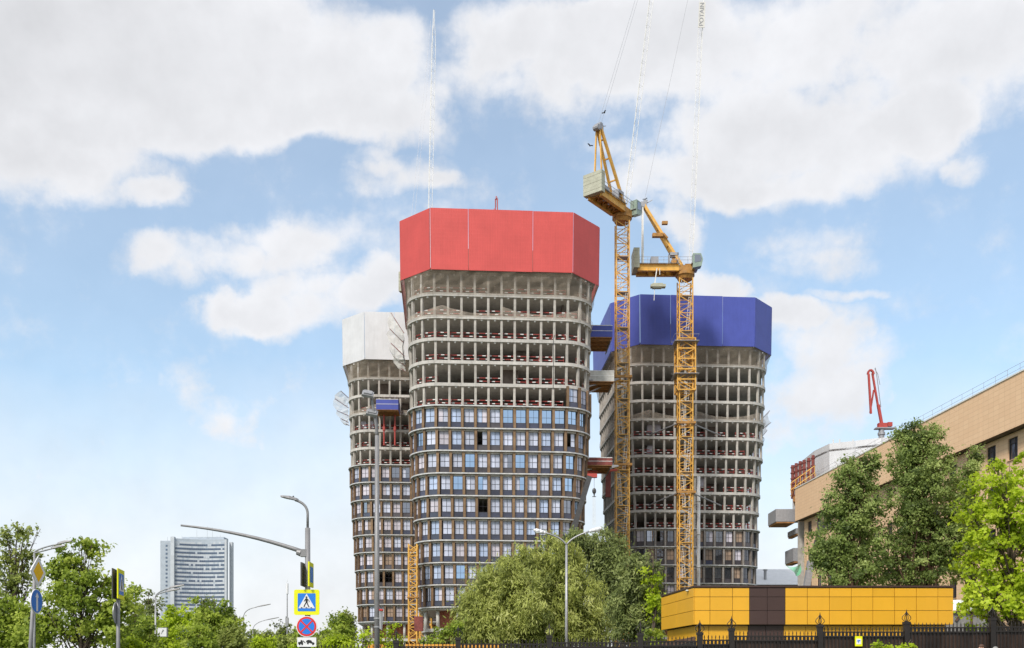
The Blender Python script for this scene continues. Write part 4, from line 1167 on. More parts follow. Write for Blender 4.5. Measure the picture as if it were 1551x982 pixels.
b = MB(); b.bar(P(975, 985, 50), P(1052, 967.5, 51.0), .16, .22)
ba = b.build('barrier_arm', M['bark_red'], None, label='sloping brown beam in front of the yellow building\'s side door', cat='beam')
b = MB(); pq = P(975, 985, 50); b.box((pq.x, 50, (pq.z + .5) / 2), (.3, .3, pq.z - .5)); b.build('post', M['iron'], ba)
# little grey shed between yellow building and bright tree
sh = thing('garden_shed', 'grey rendered shed with white roof right of the yellow building', 'shed', (PX(1465, 59), 59, 0))
D = 59; x0, x1 = PX(1425, D) - PX(1465, D), PX(1500, D) - PX(1465, D)
b = MB(); b.box(((x0 + x1) / 2, 2, 2.1), (x1 - x0, 4, 2 * (PZ(926, D) - 2.1))); b.build('wall', M['pavement'], sh)
zr = PZ(925, D); b = MB(); b.add([(x0 - .1, -.3, zr), (x1 + .1, -.3, zr), (x1 + .1, 2.2, zr + .8), (x0 - .1, 2.2, zr + .8), (x0 - .1, 4.3, zr + .4), (x1 + .1, 4.3, zr + .4)], [(0, 1, 2, 3), (3, 2, 5, 4), (0, 3, 4), (1, 5, 2), (0, 4, 5, 1)]); b.build('roof', M['hall_white'], sh)
b = MB(); b.bar((PX(1447, D) - PX(1465, D), -.08, PZ(941, D)), (PX(1457, D) - PX(1465, D), -.08, PZ(926, D)), .09); b.bar((PX(1471, D) - PX(1465, D), -.05, .5), (PX(1471, D) - PX(1465, D), -.05, zr), .10); b.build('timber_brace', M['bark_red'], sh)

# ------------------------------------------------------------------ iron fence
def fence():
    D = 36.5
    T = thing('iron_fence', 'black wrought iron fence with spear tips and scrolled pillar tops', 'fence', (0, D, 0))
    pil = [(458, 975), (600, 971), (694, 966), (832, 963), (970, 959), (1060, 958), (1108, 952), (1242, 946.6), (1373, 942), (1503, 936), (1634, 933)]
    rail = {0: 984, 1: 980, 2: 976, 3: 974, 4: 972, 5: 970, 6: 964, 7: 957.7, 8: 951, 9: 950}
    for px, py in pil:
        x = PX(px, D); z1 = PZ(py, D); g = ground_z(x, D) - .3
        b = MB(); b.box((x, 0, (g + z1) / 2), (.19, .19, z1 - g)); b.box((x, 0, z1 - .05), (.23, .23, .1)); po = b.build('pillar', M['iron'], T)
        b = MB()
        for q in range(4):
            a = q * math.pi / 2
            pts = [Vector((x + math.cos(a) * r_, math.sin(a) * r_, z1 + h_)) for r_, h_ in ((.03, 0), (.10, .04), (.165, .11), (.15, .19), (.07, .27), (.03, .33))]
            b.path(pts, [.014] * 6, 5)
        b.tube((x, 0, z1), (x, 0, z1 + .36), .016, .016, 6); b.ball((x, 0, z1 + .34), .035, 6, 4); b.tube((x, 0, z1 + .36), (x, 0, z1 + .47), .022, .003, 6); b.box((x, 0, z1 + .30), (.12, .02, .02))
        b.build('scroll_finial', M['iron'], po)
    for i in range(len(pil) - 1):
        xa, xb = PX(pil[i][0], D) + .1, PX(pil[i + 1][0], D) - .1
        z = PZ(rail[i], D); g = ground_z((xa + xb) / 2, D)
        b = MB(); b.box(((xa + xb) / 2, 0, z), (xb - xa, .05, .05)); b.build('top_rail', M['iron'], T)
        b = MB(); b.box(((xa + xb) / 2, 0, z - .16), (xb - xa, .05, .05)); b.build('second_rail', M['iron'], T)
        b = MB(); b.box(((xa + xb) / 2, 0, g + .25), (xb - xa, .05, .05)); b.build('bottom_rail', M['iron'], T)
        b = MB(); n = max(3, int((xb - xa) / .135))
        for j in range(n):
            x = xa + (j + .5) * (xb - xa) / n
            b.box((x, 0, (g + .2 + z + .10) / 2), (.024, .024, z + .10 - g - .2)); b.tube((x, 0, z + .10), (x, 0, z + .20), .026, .002, 4)
            b.box((x, 0, z - .08), (.09, .02, .11))
        b.build('bars', M['iron'], T, kind='stuff')
        if i >= 1:
            b = MB(); n = max(2, int((xb - xa) / .5))
            for j in range(n):
                b = MB(); b.box((xa + (j + .5) * (xb - xa) / n, .06 + .01 * (j % 2), (g + .3 + z - .17) / 2), ((xb - xa) / n + .004, .012, z - .17 - g - .3)); b.build('backing_sheet', M['sheet_brown'], T)
    return T
fence()
# yellow camera notice on the fence
nt_ = thing('notice_sign', 'small yellow surveillance notice fixed to the iron fence', 'sign', P(1300.5, 971.5, 36.4))
b = MB(); b.box((0, 0, 0), (.27, .02, .37)); b.build('plate', M['sign_yellow'], nt_)
b = MB(); b.box((0, -.013, -.01), (.17, .006, .20)); b.build('white_field', M['sign_white'], nt_)
b = MB(); b.plate([(-.06, .03), (.05, .05), (.06, .01), (-.05, -.01)], -.022, -.018); b.plate([(-.02, -.01), (.01, -.01), (.0, -.06), (-.015, -.06)], -.022, -.018); b.build('camera_symbol', M['sign_blue'], nt_)
# orange site hoarding
ho = thing('site_hoarding', 'orange and brown site hoarding behind the iron fence', 'hoarding', (0, 62, 0))
for i, (x0, x1, mt) in enumerate(((556, 584, 'orange_board'), (584.5, 613.5, 'brown'), (614, 642, 'orange_board'), (642.5, 671, 'orange_board'), (671.5, 700, 'orange_board'), (700.5, 729, 'orange_board'), (729.5, 758, 'orange_board'))):
    b = MB(); D = 62; b.box(((PX(x0, D) + PX(x1, D)) / 2, 0, PZ(976, D) / 2), (PX(x1, D) - PX(x0, D) - .02, .06, PZ(976, D))); b.build('board', M[mt], ho)

# ------------------------------------------------------------------ street furniture
def arc_pts(p0, p1, p2, n=8):
    return [(p0 * (1 - t) ** 2 + p1 * 2 * t * (1 - t) + p2 * t * t) for t in [i / n for i in range(n + 1)]]
def lamp_head(parent, p, d, L_=.75, w=.26, tilt=.15, mt='pole_grey', lens='lamp_lens'):
    """flat luminaire at p pointing along d"""
    d = Vector(d).normalized(); x = Vector((0, 0, 1)).cross(d).normalized(); u = d.cross(x)
    b = MB(); prof = [(0, .05), (.12, .09), (.5, w / 2), (.85, w / 2), (1.0, w * .3)]
    vs = []
    for t, hw in prof:
        c = p + d * (t * L_) + Vector((0, 0, tilt * t * L_))
        hh = .035 + .05 * math.sin(math.pi * min(t + .1, 1))
        vs += [c - x * hw - Vector((0, 0, .02)), c + x * hw - Vector((0, 0, .02)), c + x * hw * .7 + Vector((0, 0, hh)), c - x * hw * .7 + Vector((0, 0, hh))]
    n = len(prof); fs = [(0, 3, 2, 1), (4 * n - 4, 4 * n - 3, 4 * n - 2, 4 * n - 1)]
    for i in range(n - 1):
        for j in range(4): k = (j + 1) % 4; fs.append((4 * i + j, 4 * i + k, 4 * i + 4 + k, 4 * i + 4 + j))
    b.add(vs, fs); h = b.build('lamp_head', M[mt], parent)
    b = MB(); vs = []
    for t, hw in prof[2:4]:
        c = p + d * (t * L_) + Vector((0, 0, tilt * t * L_ - .028)); vs += [c - x * hw * .85, c + x * hw * .85]
    b.add(vs, [(0, 1, 3, 2)]); b.build('lens', M[lens], h)
    return h

# --- tall mast with traffic arm, crossing sign
def signal_mast():
    D = 35.0; x = PX(466, D); g = ground_z(x, D)
    T = thing('signal_mast', 'grey steel mast carrying a long empty signal arm, a street lamp and road signs', 'mast', (x, D, 0))
    r = .092
    b = MB(); b.tube((0, 0, g - .1), (0, 0, PZ(800, D)), r * 1.15, r, 14); b.build('pole', M['pole_grey'], T, True)
    b = MB(); pts = [Vector((0, 0, PZ(800, D))), Vector((0, 0, PZ(779, D)))] + arc_pts(Vector((0, 0, PZ(779, D))), Vector((0, 0, PZ(763, D))), Vector((PX(447, D) - x, 0, PZ(757.5, D))), 8)
    b.path(pts, [.045] * len(pts), 8); b.build('lamp_arm', M['pole_grey'], T, True)
    e = pts[-1]; lamp_head(T, e + Vector((.12, 0, -.02)), (-1, -.1, 0), .62, .24, .22)
    b = MB(); p0 = Vector((-.05, 0, PZ(838, D))); p2 = Vector((PX(274, D) - x, 0, PZ(796, D))); p1 = Vector((PX(375, D) - x, 0, PZ(806, D)))
    ap = arc_pts(p0, p1, p2, 10); b.path(ap, [.085 - .005 * i for i in range(11)], 10); b.build('signal_arm', M['pole_grey'], T, True)
    b = MB(); b.box((-.14, 0, PZ(838, D)), (.22, .2, .26)); b.tube((-.24, 0, PZ(838, D)), (-.38, 0, PZ(836.5, D)), .13, .10, 10); b.build('arm_bracket', M['pole_grey'], T)
    # edge-on box signs
    zc = PZ(871, D)
    b = MB(); b.box((.115, -.02, zc), (.05, .75, .86)); s = b.build('edge_on_sign', M['sign_yellow'], T)
    b = MB(); b.box((.143, -.02, zc), (.01, .5, .55)); b.build('sign_field', M['sign_blue'], s)
    b = MB(); b.box((-.15, -.02, zc + .0), (.05, .72, .82)); b.build('sign_panel_back', M['steel_dark'], T)
    # crossing sign
    zc = PZ(913, D); h = .445; yf = -.14
    def rr_rect(hw, hh, rad):
        pts = []
        for q, (cx, cz) in enumerate(((hw - rad, -(hh - rad)), (hw - rad, hh - rad), (-(hw - rad), hh - rad), (-(hw - rad), -(hh - rad)))):
            for i in range(5): a = R(-90 + 90 * q + 22.5 * i); pts.append((cx + rad * math.cos(a), cz + rad * math.sin(a)))
        return pts
    def plate(poly, y, th, mt, name, par, z=0, x_=0):
        b = MB(); b.plate([(p[0] + x_, p[1] + z) for p in poly], y - th, y); return b.build(name, mt, par)
    S = plate(rr_rect(h, h, .06), yf, .03, M['sign_yellow'], 'crossing_sign', T, zc)
    plate(rr_rect(.315, .315, .03), yf - .032, .004, M['sign_blue'], 'blue_field', S, zc)
    plate([(-.29, -.21), (.29, -.21), (0, .30)], yf - .038, .004, M['sign_white'], 'white_triangle', S, zc)
    b = MB(); y0, y1 = yf - .049, yf - .044
    def pp(poly): b.plate([(p[0], p[1] + zc) for p in poly], y0, y1)
    pp([(.035 * math.cos(a) - .005, .175 + .035 * math.sin(a)) for a in [i * math.pi / 4 for i in range(8)]])
    pp([(-.045, .13), (.03, .135), (.05, .10), (.03, -.01), (-.03, -.01)])
    pp([(-.03, 0), (.012, 0), (-.05, -.10), (-.075, -.175), (-.11, -.17), (-.075, -.075)])
    pp([(-.008, .0), (.03, .0), (.065, -.09), (.105, -.17), (.07, -.18), (.03, -.10)])
    pp([(-.045, .125), (-.03, .09), (-.085, .02), (-.10, .035)]); pp([(.03, .12), (.05, .11), (.095, .06), (.10, -.0), (.08, 0), (.075, .05)])
    for xx in (-.17, 0, .17): pp([(xx - .03, -.20), (xx + .03, -.20), (xx + .02, -.175), (xx - .04, -.175)])
    b.build('walking_figure', M['sign_black'], S)
    # no stopping disc
    zc2 = PZ(949.5, D); circ = lambda r_: [(r_ * math.cos(i * math.pi / 16), r_ * math.sin(i * math.pi / 16)) for i in range(32)]
    S = plate(circ(.37), yf, .03, M['sign_white'], 'no_stopping_sign', T, zc2)
    plate(circ(.345), yf - .032, .004, M['sign_red'], 'red_disc', S, zc2); plate(circ(.275), yf - .038, .004, M['sign_blue'], 'blue_disc', S, zc2)
    for a in (45, -45):
        b = MB(); b.box((0, yf - .0465, zc2), (.60, .003, .055), Matrix.Rotation(R(a), 3, 'Y')); o = b.build('red_bar', M['sign_red'], S); o.location.y = -.0016 * (a > 0)
    # tow-away plate
    zc3 = PZ(973, D); S = plate(rr_rect(.335, .165, .02), yf, .025, M['sign_white'], 'tow_plate', T, zc3)
    b = MB(); y0, y1 = yf - .033, yf - .028
    def pp2(poly): b.plate([(p[0], p[1] + zc3) for p in poly], y0, y1)
    pp2([(-.30, -.06), (-.13, -.06), (-.13, .0), (-.16, .07), (-.21, .07), (-.22, .01), (-.30, .0)]); pp2([(-.14, .04), (-.12, .06), (-.04, -.02), (-.06, -.04)])
    pp2([(-.03, -.0), (.27, -.075), (.27, -.02), (.20, .0), (.16, .06), (.06, .08), (.0, .06)])
    for cx in (-.25, -.16, .04, .22): pp2([(cx + .032 * math.cos(i * .7854), -.075 + (.03 if cx == .04 else 0) + .032 * math.sin(i * .7854)) for i in range(8)])
    b.build('tow_pictogram', M['sign_black'], S)
    return T
signal_mast()

def bird(label, p, s=1.0, wing=False, rz=0):
    T = thing('bird', label, 'bird', p, rz)
    b = MB(); b.ball((0, 0, .07 * s), (.13 * s, .06 * s, .06 * s)); b.ball((.12 * s, 0, .13 * s), (.045 * s, .04 * s, .04 * s)); b.tube((.15 * s, 0, .13 * s), (.20 * s, 0, .125 * s), .012 * s, .003 * s, 5); b.box((-.17 * s, 0, .05 * s), (.14 * s, .05 * s, .015 * s))
    b.build('body', M['steel_dark'], T)
    for sy in (-1, 1):
        b = MB()
        if wing: b.add([(.08 * s, sy * .04 * s, .1 * s), (-.08 * s, sy * .04 * s, .1 * s), (-.1 * s, sy * .3 * s, .2 * s), (.0, sy * .42 * s, .16 * s)], [(0, 1, 2, 3)])
        else: b.ball((-.03 * s, sy * .055 * s, .075 * s), (.12 * s, .015 * s, .045 * s), 6, 4)
        b.build('wing', M['steel_dark'], T)
bird('pigeon perched on the street lamp of the signal mast', P(441, 755.5, 35), .62)
bird('bird flying above the crane nearest the red tower', P(915, 172, 150), 1.3, True, .5)
bird('bird gliding left of the crane with the ballast box', P(894, 222, 150), 1.4, True, 2.2)
bird('small bird above the apex of the right-hand crane', P(977, 303, 170), 1.2, True, 1.0)

# --- tall double-headed lamp column
def tall_lamp():
    D = 37.0; x = PX(571, D); g = ground_z(x, D)
    T = thing('street_lamp', 'tall grey lamp column with two square floodlight heads before the white tower', 'street lamp', (x, D, 0), 0, 'street lamps')
    b = MB(); b.tube((0, 0, g - .1), (0, 0, PZ(660, D)), .115, .075, 14); b.build('column', M['pole_grey'], T, True)
    for zz in (PZ(938, D), PZ(951, D)):
        b = MB(); b.tube((0, 0, zz), (0, 0, zz + .05), .122, .122, 14); b.build('clamp', M['galv'], T)
    for hx, hy, yo in ((559, 601, -.22), (564, 627, .0)):
        b = MB(); e = Vector((PX(hx + 5, D) - x, yo, PZ(hy + 6, D))); pts = arc_pts(Vector((0, 0, PZ(662, D))), Vector((0, yo * .4, PZ(645, D))), e, 6); b.path(pts, [.06, .055, .05, .05, .05, .045, .045], 8); b.build('arm', M['pole_grey'], T, True)
        c = Vector((PX(hx, D) - x, yo - .1, PZ(hy, D)))
        Mr = Matrix.Rotation(R(38), 3, 'X') @ Matrix.Rotation(R(12), 3, 'Y')
        b = MB(); b.box(c, (.42, .40, .09), Mr); b.box(c + Mr @ Vector((0, 0, .07)), (.30, .28, .06), Mr); h = b.build('floodlight', M['galv'], T)
        for i in range(4):
            b = MB(); b.box(c + Mr @ Vector((-.123 + .082 * i, -.03, -.049)), (.062, .24, .012), Mr); b.build('led_panel', M['lamp_lens'], h)
    # pennant board on the column
    b = MB(); z1, z0 = PZ(925, D), PZ(955, D)
    b.add([(.11, -.1, z1), (.19, .25, z1), (.155, .15, z0), (.12, -.1, z0 + .05), (.125, -.1, z1), (.205, .25, z1), (.17, .15, z0), (.135, -.1, z0 + .05)], [(0, 1, 2, 3), (7, 6, 5, 4), (0, 4, 5, 1), (1, 5, 6, 2), (2, 6, 7, 3), (3, 7, 4, 0)])
    f = b.build('pennant_board', M['sign_white'], T); b = MB(); b.box((.155, .03, z1 + .02), (.12, .3, .05)); b.build('pennant_top', M['sign_red'], f)
tall_lamp()

# --- slender lamp with two arms in front of the willow
def twin_lamp():
    D = 58.0; x = PX(858, D); g = ground_z(x, D)
    T = thing('street_lamp', 'slender pale lamp post with two curved arms in front of the willow', 'street lamp', (x, D, 0), 0, 'street lamps')
    b = MB(); b.tube((0, 0, g - .1), (0, 0, PZ(826, D)), .10, .065, 12); b.build('column', M['galv'], T, True)
    for ex, ey, s in ((826, 808, -1), (893, 805.5, 1)):
        b = MB(); e = Vector((PX(ex, D) - x, -.2, PZ(ey, D))); pts = arc_pts(Vector((0, 0, PZ(826, D))), Vector((.25 * s, 0, PZ(814, D))), e, 8); b.path(pts, [.05] * 9, 8); b.build('arm', M['galv'], T, True)
        b = MB(); d = Vector((s, -.05, .24)).normalized(); c = e + d * .3
        prof = [(-.34, .05), (-.2, .10), (.05, .13), (.3, .12), (.42, .04)]
        for (t0, r0), (t1, r1) in zip(prof[:-1], prof[1:]): b.tube(c + d * t0, c + d * t1, r0, r1, 10)
        h = b.build('lamp_head', M['sign_white'], T, True)
        b = MB(); b.ball(c + d * .1 - Vector((0, 0, .09)), (.22, .1, .06)); b.build('lens', M['lamp_lens'], h)
twin_lamp()

def arm_lamp(label, px, top, D, arms, r=.07, clock=None):
    x = PX(px, D); g = ground_z(x, D)
    T = thing('street_lamp', label, 'street lamp', (x, D, 0), 0, 'street lamps')
    zt = PZ(top, D)
    b = MB(); b.tube((0, 0, g - .1), (0, 0, zt), r, r * .6, 10); b.build('column', M['galv'], T, True)
    for bx, by, ex, ey in arms:
        b = MB(); p0 = Vector((0, 0, zt)); e = Vector((PX(ex, D) - x, -.3, PZ(ey, D))); m1 = Vector((PX(bx, D) - x, 0, PZ(by, D)))
        pts = arc_pts(p0, m1, e, 7); b.path(pts, [r * .5] * 8, 6); b.build('arm', M['galv'], T, True)
        d = (e - pts[-2]); lamp_head(T, e - d.normalized() * .1, (1 if ex > px else -1, -.1, 0), .9 * D / 60, .22 * D / 60, .2)
    return T
arm_lamp('street lamp rising behind the diamond priority sign, two arms to the right', 52, 838, 44, [(52, 832, 95, 825), (53, 838, 85, 832)])
L2 = arm_lamp('street lamp post carrying a square clock', 235.5, 905, 58, [(235, 897, 262, 891), (236, 900, 255, 897)])
arm_lamp('distant street lamp just right of the bushy trees, nearer of two', 369, 935, 110, [(369, 923, 390, 920)], .09)
arm_lamp('distant street lamp beyond the trees, farther of two', 383, 955, 140, [(383, 944, 402, 940)], .09)
# clock hung on its lamp post
D = 57.7; ck = thing('street_clock', 'square white street clock with black hands among the trees', 'clock', (PX(246.5, D), D, PZ(958, D)))
b = MB(); b.box((0, 0, 0), (.56, .2, .54)); b.build('case', M['galv'], ck)
b = MB(); b.box((0, -.105, 0), (.50, .01, .48)); b.build('dial', M['sign_white'], ck)
b = MB(); b.bar((0, -.116, 0), (.06, -.116, .17), .026, .01); b.bar((0, -.116, 0), (-.05, -.116, -.09), .026, .01); b.bar((0, -.116, 0), (.10, -.116, .12), .03, .01); b.build('hands', M['sign_black'], ck)
b = MB(); b.bar((-.28, 0, .18), (-.42, 0, .18), .04); b.bar((-.28, 0, -.18), (-.42, 0, -.18), .04); b.build('bracket', M['galv'], ck)
# thin antenna mast
D = 120; am = thing('antenna_mast', 'thin pale antenna mast left of the crossing sign', 'mast', (PX(435, D), D, 0))
b = MB(); b.tube((0, 0, 0), (0, 0, PZ(900, D)), .12, .06, 8); b.build('pole', M['galv'], am)
b = MB(); b.tube((0, 0, PZ(900, D)), (0, 0, PZ(884, D)), .15, .15, 8); b.tube((0, 0, PZ(884, D)), (0, 0, PZ(878, D)), .04, .02, 6); b.build('antenna', M['sign_white'], am)
b = MB(); b.box((0, -.1, PZ(942, D)), (.35, .3, 1.0)); b.build('equipment_box', M['galv'], am)

# --- sign posts on the left
def rot_sign(T, poly, c, nrm, th, mt, name, off):
    """flat outline (u,z) standing with normal nrm at c"""
    n = Vector(nrm).normalized(); u = Vector((0, 0, 1)).cross(n).normalized()
    b = MB(); N_ = len(poly)
    vs = [c + u * p[0] + Vector((0, 0, p[1])) + n * (off + th) for p in poly] + [c + u * p[0] + Vector((0, 0, p[1])) + n * off for p in poly]
    b.add(vs, [tuple(range(N_)), tuple(range(N_, 2 * N_))[::-1]] + [((i + 1) % N_, i, N_ + i, N_ + (i + 1) % N_) for i in range(N_)])
    return b.build(name, mt, T)
def sq(h, r_=0): return [(h, -h), (h, h), (-h, h), (-h, -h)]
def dia(h): return [(h, 0), (0, h), (-h, 0), (0, -h)]
def circ(r_): return [(r_ * math.cos(i * math.pi / 16), r_ * math.sin(i * math.pi / 16)) for i in range(32)]
def post_a():
    D = 30.0; T = thing('sign_post', 'leaning grey post with yellow diamond sign above blue arrow disc', 'sign post', (PX(47.5, D), D, 0))
    x0 = PX(47.5, D)
    pt, pb = P(54.5, 846, D), P(46, 982, D); d = (pb - pt); bot = pt + d * ((pt.z - ground_z(x0, D) + .1) / -d.z)
    o = Vector((x0, D, 0))
    b = MB(); b.tube(pt - o, bot - o, .055, .06, 12); b.build('pole', M['pole_grey'], T, True)
    nrm = (1, 0, 0)
    c = P(54, 866.5, D) - o; h = .475
    s = rot_sign(T, dia(h), c, nrm, .025, M['sign_white'], 'priority_sign', .06); rot_sign(s, dia(h * .66), c, nrm, .004, M['sign_amber'], 'amber_diamond', .087)
    c = P(51.5, 911, D) - o
    s = rot_sign(T, circ(.37), c, nrm, .025, M['sign_white'], 'direction_sign', .06); rot_sign(s, circ(.345), c, nrm, .004, M['sign_blue'], 'blue_disc', .087)
    rot_sign(s, [(.05, -.30), (.05, .12), (.11, .12), (0, .27), (-.11, .12), (-.05, .12), (-.05, -.30)], c, nrm, .004, M['sign_white'], 'white_arrow', .093)
post_a()
def post_b():
    D = 30.0; x0 = PX(179, D); T = thing('sign_post', 'grey post with yellow framed crossing sign seen nearly edge-on', 'sign post', (x0, D, 0))
    b = MB(); b.tube((0, 0, -.1), (0, 0, PZ(864, D)), .058, .055, 12); b.build('pole', M['pole_grey'], T, True)
    nrm = (.985, .17, 0); c = Vector((0, 0, PZ(885.5, D)))
    s = rot_sign(T, sq(.45), c, nrm, .03, M['sign_yellow'], 'crossing_sign', .06); rot_sign(s, sq(.32), c, nrm, .004, M['sign_blue'], 'blue_field', .092)
    rot_sign(s, [(-.29, -.21), (.29, -.21), (0, .29)][::1], c, nrm, .004, M['sign_white'], 'white_triangle', .098)
    rot_sign(s, [(-.03, .14), (.03, .14), (.05, 0), (.09, -.17), (.05, -.17), (0, -.05), (-.06, -.17), (-.10, -.17), (-.04, 0)][::-1], c, nrm, .004, M['sign_black'], 'walking_figure', .104)
    rot_sign(T, sq(.45), c, (-.985, -.17, 0), .03, M['steel_dark'], 'back_panel', .06)
    c = Vector((0, 0, PZ(929, D))); n2 = (.35, .93, 0)
    n2 = (-.995, -.1, 0)
    rot_sign(T, circ(.33), c, n2, .02, M['sign_back'], 'round_sign_back', .05)
post_b()

# ------------------------------------------------------------------ people behind the frame edge
def person(label, X, Y, h, cloth, hairm, rz):
    g = ground_z(X, Y)
    T = thing('person', label, 'person', (X, Y, g), rz, 'passers-by before the fence')
    k = h / 1.75
    J = {'pel': (0, 0, .95, .15, .11), 'waist': (0, 0, 1.10, .14, .10), 'chest': (0, .0, 1.32, .17, .11), 'neck': (0, 0, 1.48, .055, .055), 'jaw': (0, -.015, 1.56, .065, .075), 'head': (0, 0, 1.66, .078, .095), 'top': (0, .005, 1.715, .05, .06),
         'sl': (-.17, 0, 1.42, .06, .06), 'el': (-.22, .04, 1.14, .045, .045), 'wl': (-.21, -.06, .90, .03, .03), 'hl': (-.20, -.10, .80, .035, .02),
         'sr': (.17, 0, 1.42, .06, .06), 'er': (.22, .02, 1.14, .045, .045), 'wr': (.22, -.10, .91, .03, .03), 'hr': (.21, -.13, .81, .035, .02),
         'tl': (-.09, 0, .86, .09, .09), 'kl': (-.10, -.10, .50, .06, .06), 'al': (-.10, -.06, .08, .04, .04), 'fl': (-.10, -.20, .04, .04, .03),
         'tr': (.09, 0, .86, .09, .09), 'kr': (.10, .04, .50, .06, .06), 'ar': (.10, .22, .12, .04, .04), 'fr': (.10, .12, .04, .04, .03)}
    E = [('pel', 'waist'), ('waist', 'chest'), ('chest', 'neck'), ('neck', 'jaw'), ('jaw', 'head'), ('head', 'top'), ('chest', 'sl'), ('sl', 'el'), ('el', 'wl'), ('wl', 'hl'), ('chest', 'sr'), ('sr', 'er'), ('er', 'wr'), ('wr', 'hr'),
         ('pel', 'tl'), ('tl', 'kl'), ('kl', 'al'), ('al', 'fl'), ('pel', 'tr'), ('tr', 'kr'), ('kr', 'ar'), ('ar', 'fr')]
    names = list(J); me = bpy.data.meshes.new('body'); me.from_pydata([tuple(c * k for c in J[n][:3]) for n in names], [(names.index(a), names.index(b_)) for a, b_ in E], [])
    o = link('body', me, T); md = o.modifiers.new('skin', 'SKIN')
    if not me.skin_vertices: 
        bpy.context.view_layer.objects.active = o
    sv = me.skin_vertices[0].data if me.skin_vertices else None
    if sv:
        for i, n in enumerate(names): sv[i].radius = (J[n][3] * k, J[n][4] * k); sv[i].use_root = (n == 'pel')
    ss = o.modifiers.new('sub', 'SUBSURF'); ss.levels = 2; ss.render_levels = 2
    # skin and clothes by height
    mt = bpy.data.materials.new('figure'); mt.use_nodes = True; N = mt.node_tree.nodes; L = mt.node_tree.links
    tc = N.new('ShaderNodeTexCoord'); sp = N.new('ShaderNodeSeparateXYZ'); L.new(tc.outputs['Object'], sp.inputs[0])
    rp = N.new('ShaderNodeValToRGB'); rp.color_ramp.interpolation = 'CONSTANT'; e = rp.color_ramp.elements
    e[0].position = 0; e[0].color = (.03, .03, .035, 1); e[1].position = .08 / 2; e[1].color = (.05, .06, .10, 1)
    q = e.new(.98 * k / 2); q.color = (*cloth, 1); q = e.new(1.50 * k / 2); q.color = (.55, .32, .22, 1)
    mm = N.new('ShaderNodeMath'); mm.operation = 'MULTIPLY'; mm.inputs[1].default_value = .5; L.new(sp.outputs[2], mm.inputs[0]); L.new(mm.outputs[0], rp.inputs[0]); L.new(rp.outputs[0], N['Principled BSDF'].inputs['Base Color']); N['Principled BSDF'].inputs['Roughness'].default_value = .7
    me.materials.append(mt)
    b = MB(); b.ball((0, .022 * k, 1.682 * k), (.093 * k, .108 * k, .082 * k), 14, 9); b.ball((0, .07 * k, 1.62 * k), (.075 * k, .055 * k, .08 * k), 10, 6); b.build('hair', hairm, T, True)
    b = MB(); b.ball((0, -.112 * k, 1.615 * k), (.016 * k, .024 * k, .028 * k), 8, 5)
    for sx in (-1, 1): b.ball((sx * .083 * k, 0, 1.62 * k), (.014 * k, .026 * k, .036 * k), 8, 5)
    b.build('nose_and_ears', M['skin'], T, True)
    b = MB()
    for sx in (-1, 1): b.ball((sx * .033 * k, -.088 * k, 1.645 * k), .012 * k, 8, 5)
    b.box((0, -.097 * k, 1.575 * k), (.045 * k, .01 * k, .008 * k)); b.build('eyes_and_mouth', M['sign_black'], T)
X1 = PX(1486, 34); X2 = PX(1507, 34.3)
person('passer-by with short brown hair walking along the dark fence', X1, 34, PZ(976.5, 34) - ground_z(X1, 34), (.25, .10, .08), M['hair'], R(-60))
person('grey-haired passer-by beside the fence, behind the brown-haired one', X2, 34.3, PZ(980, 34.3) - ground_z(X2, 34.3), (.16, .18, .2), M['hair_grey'], R(-70))

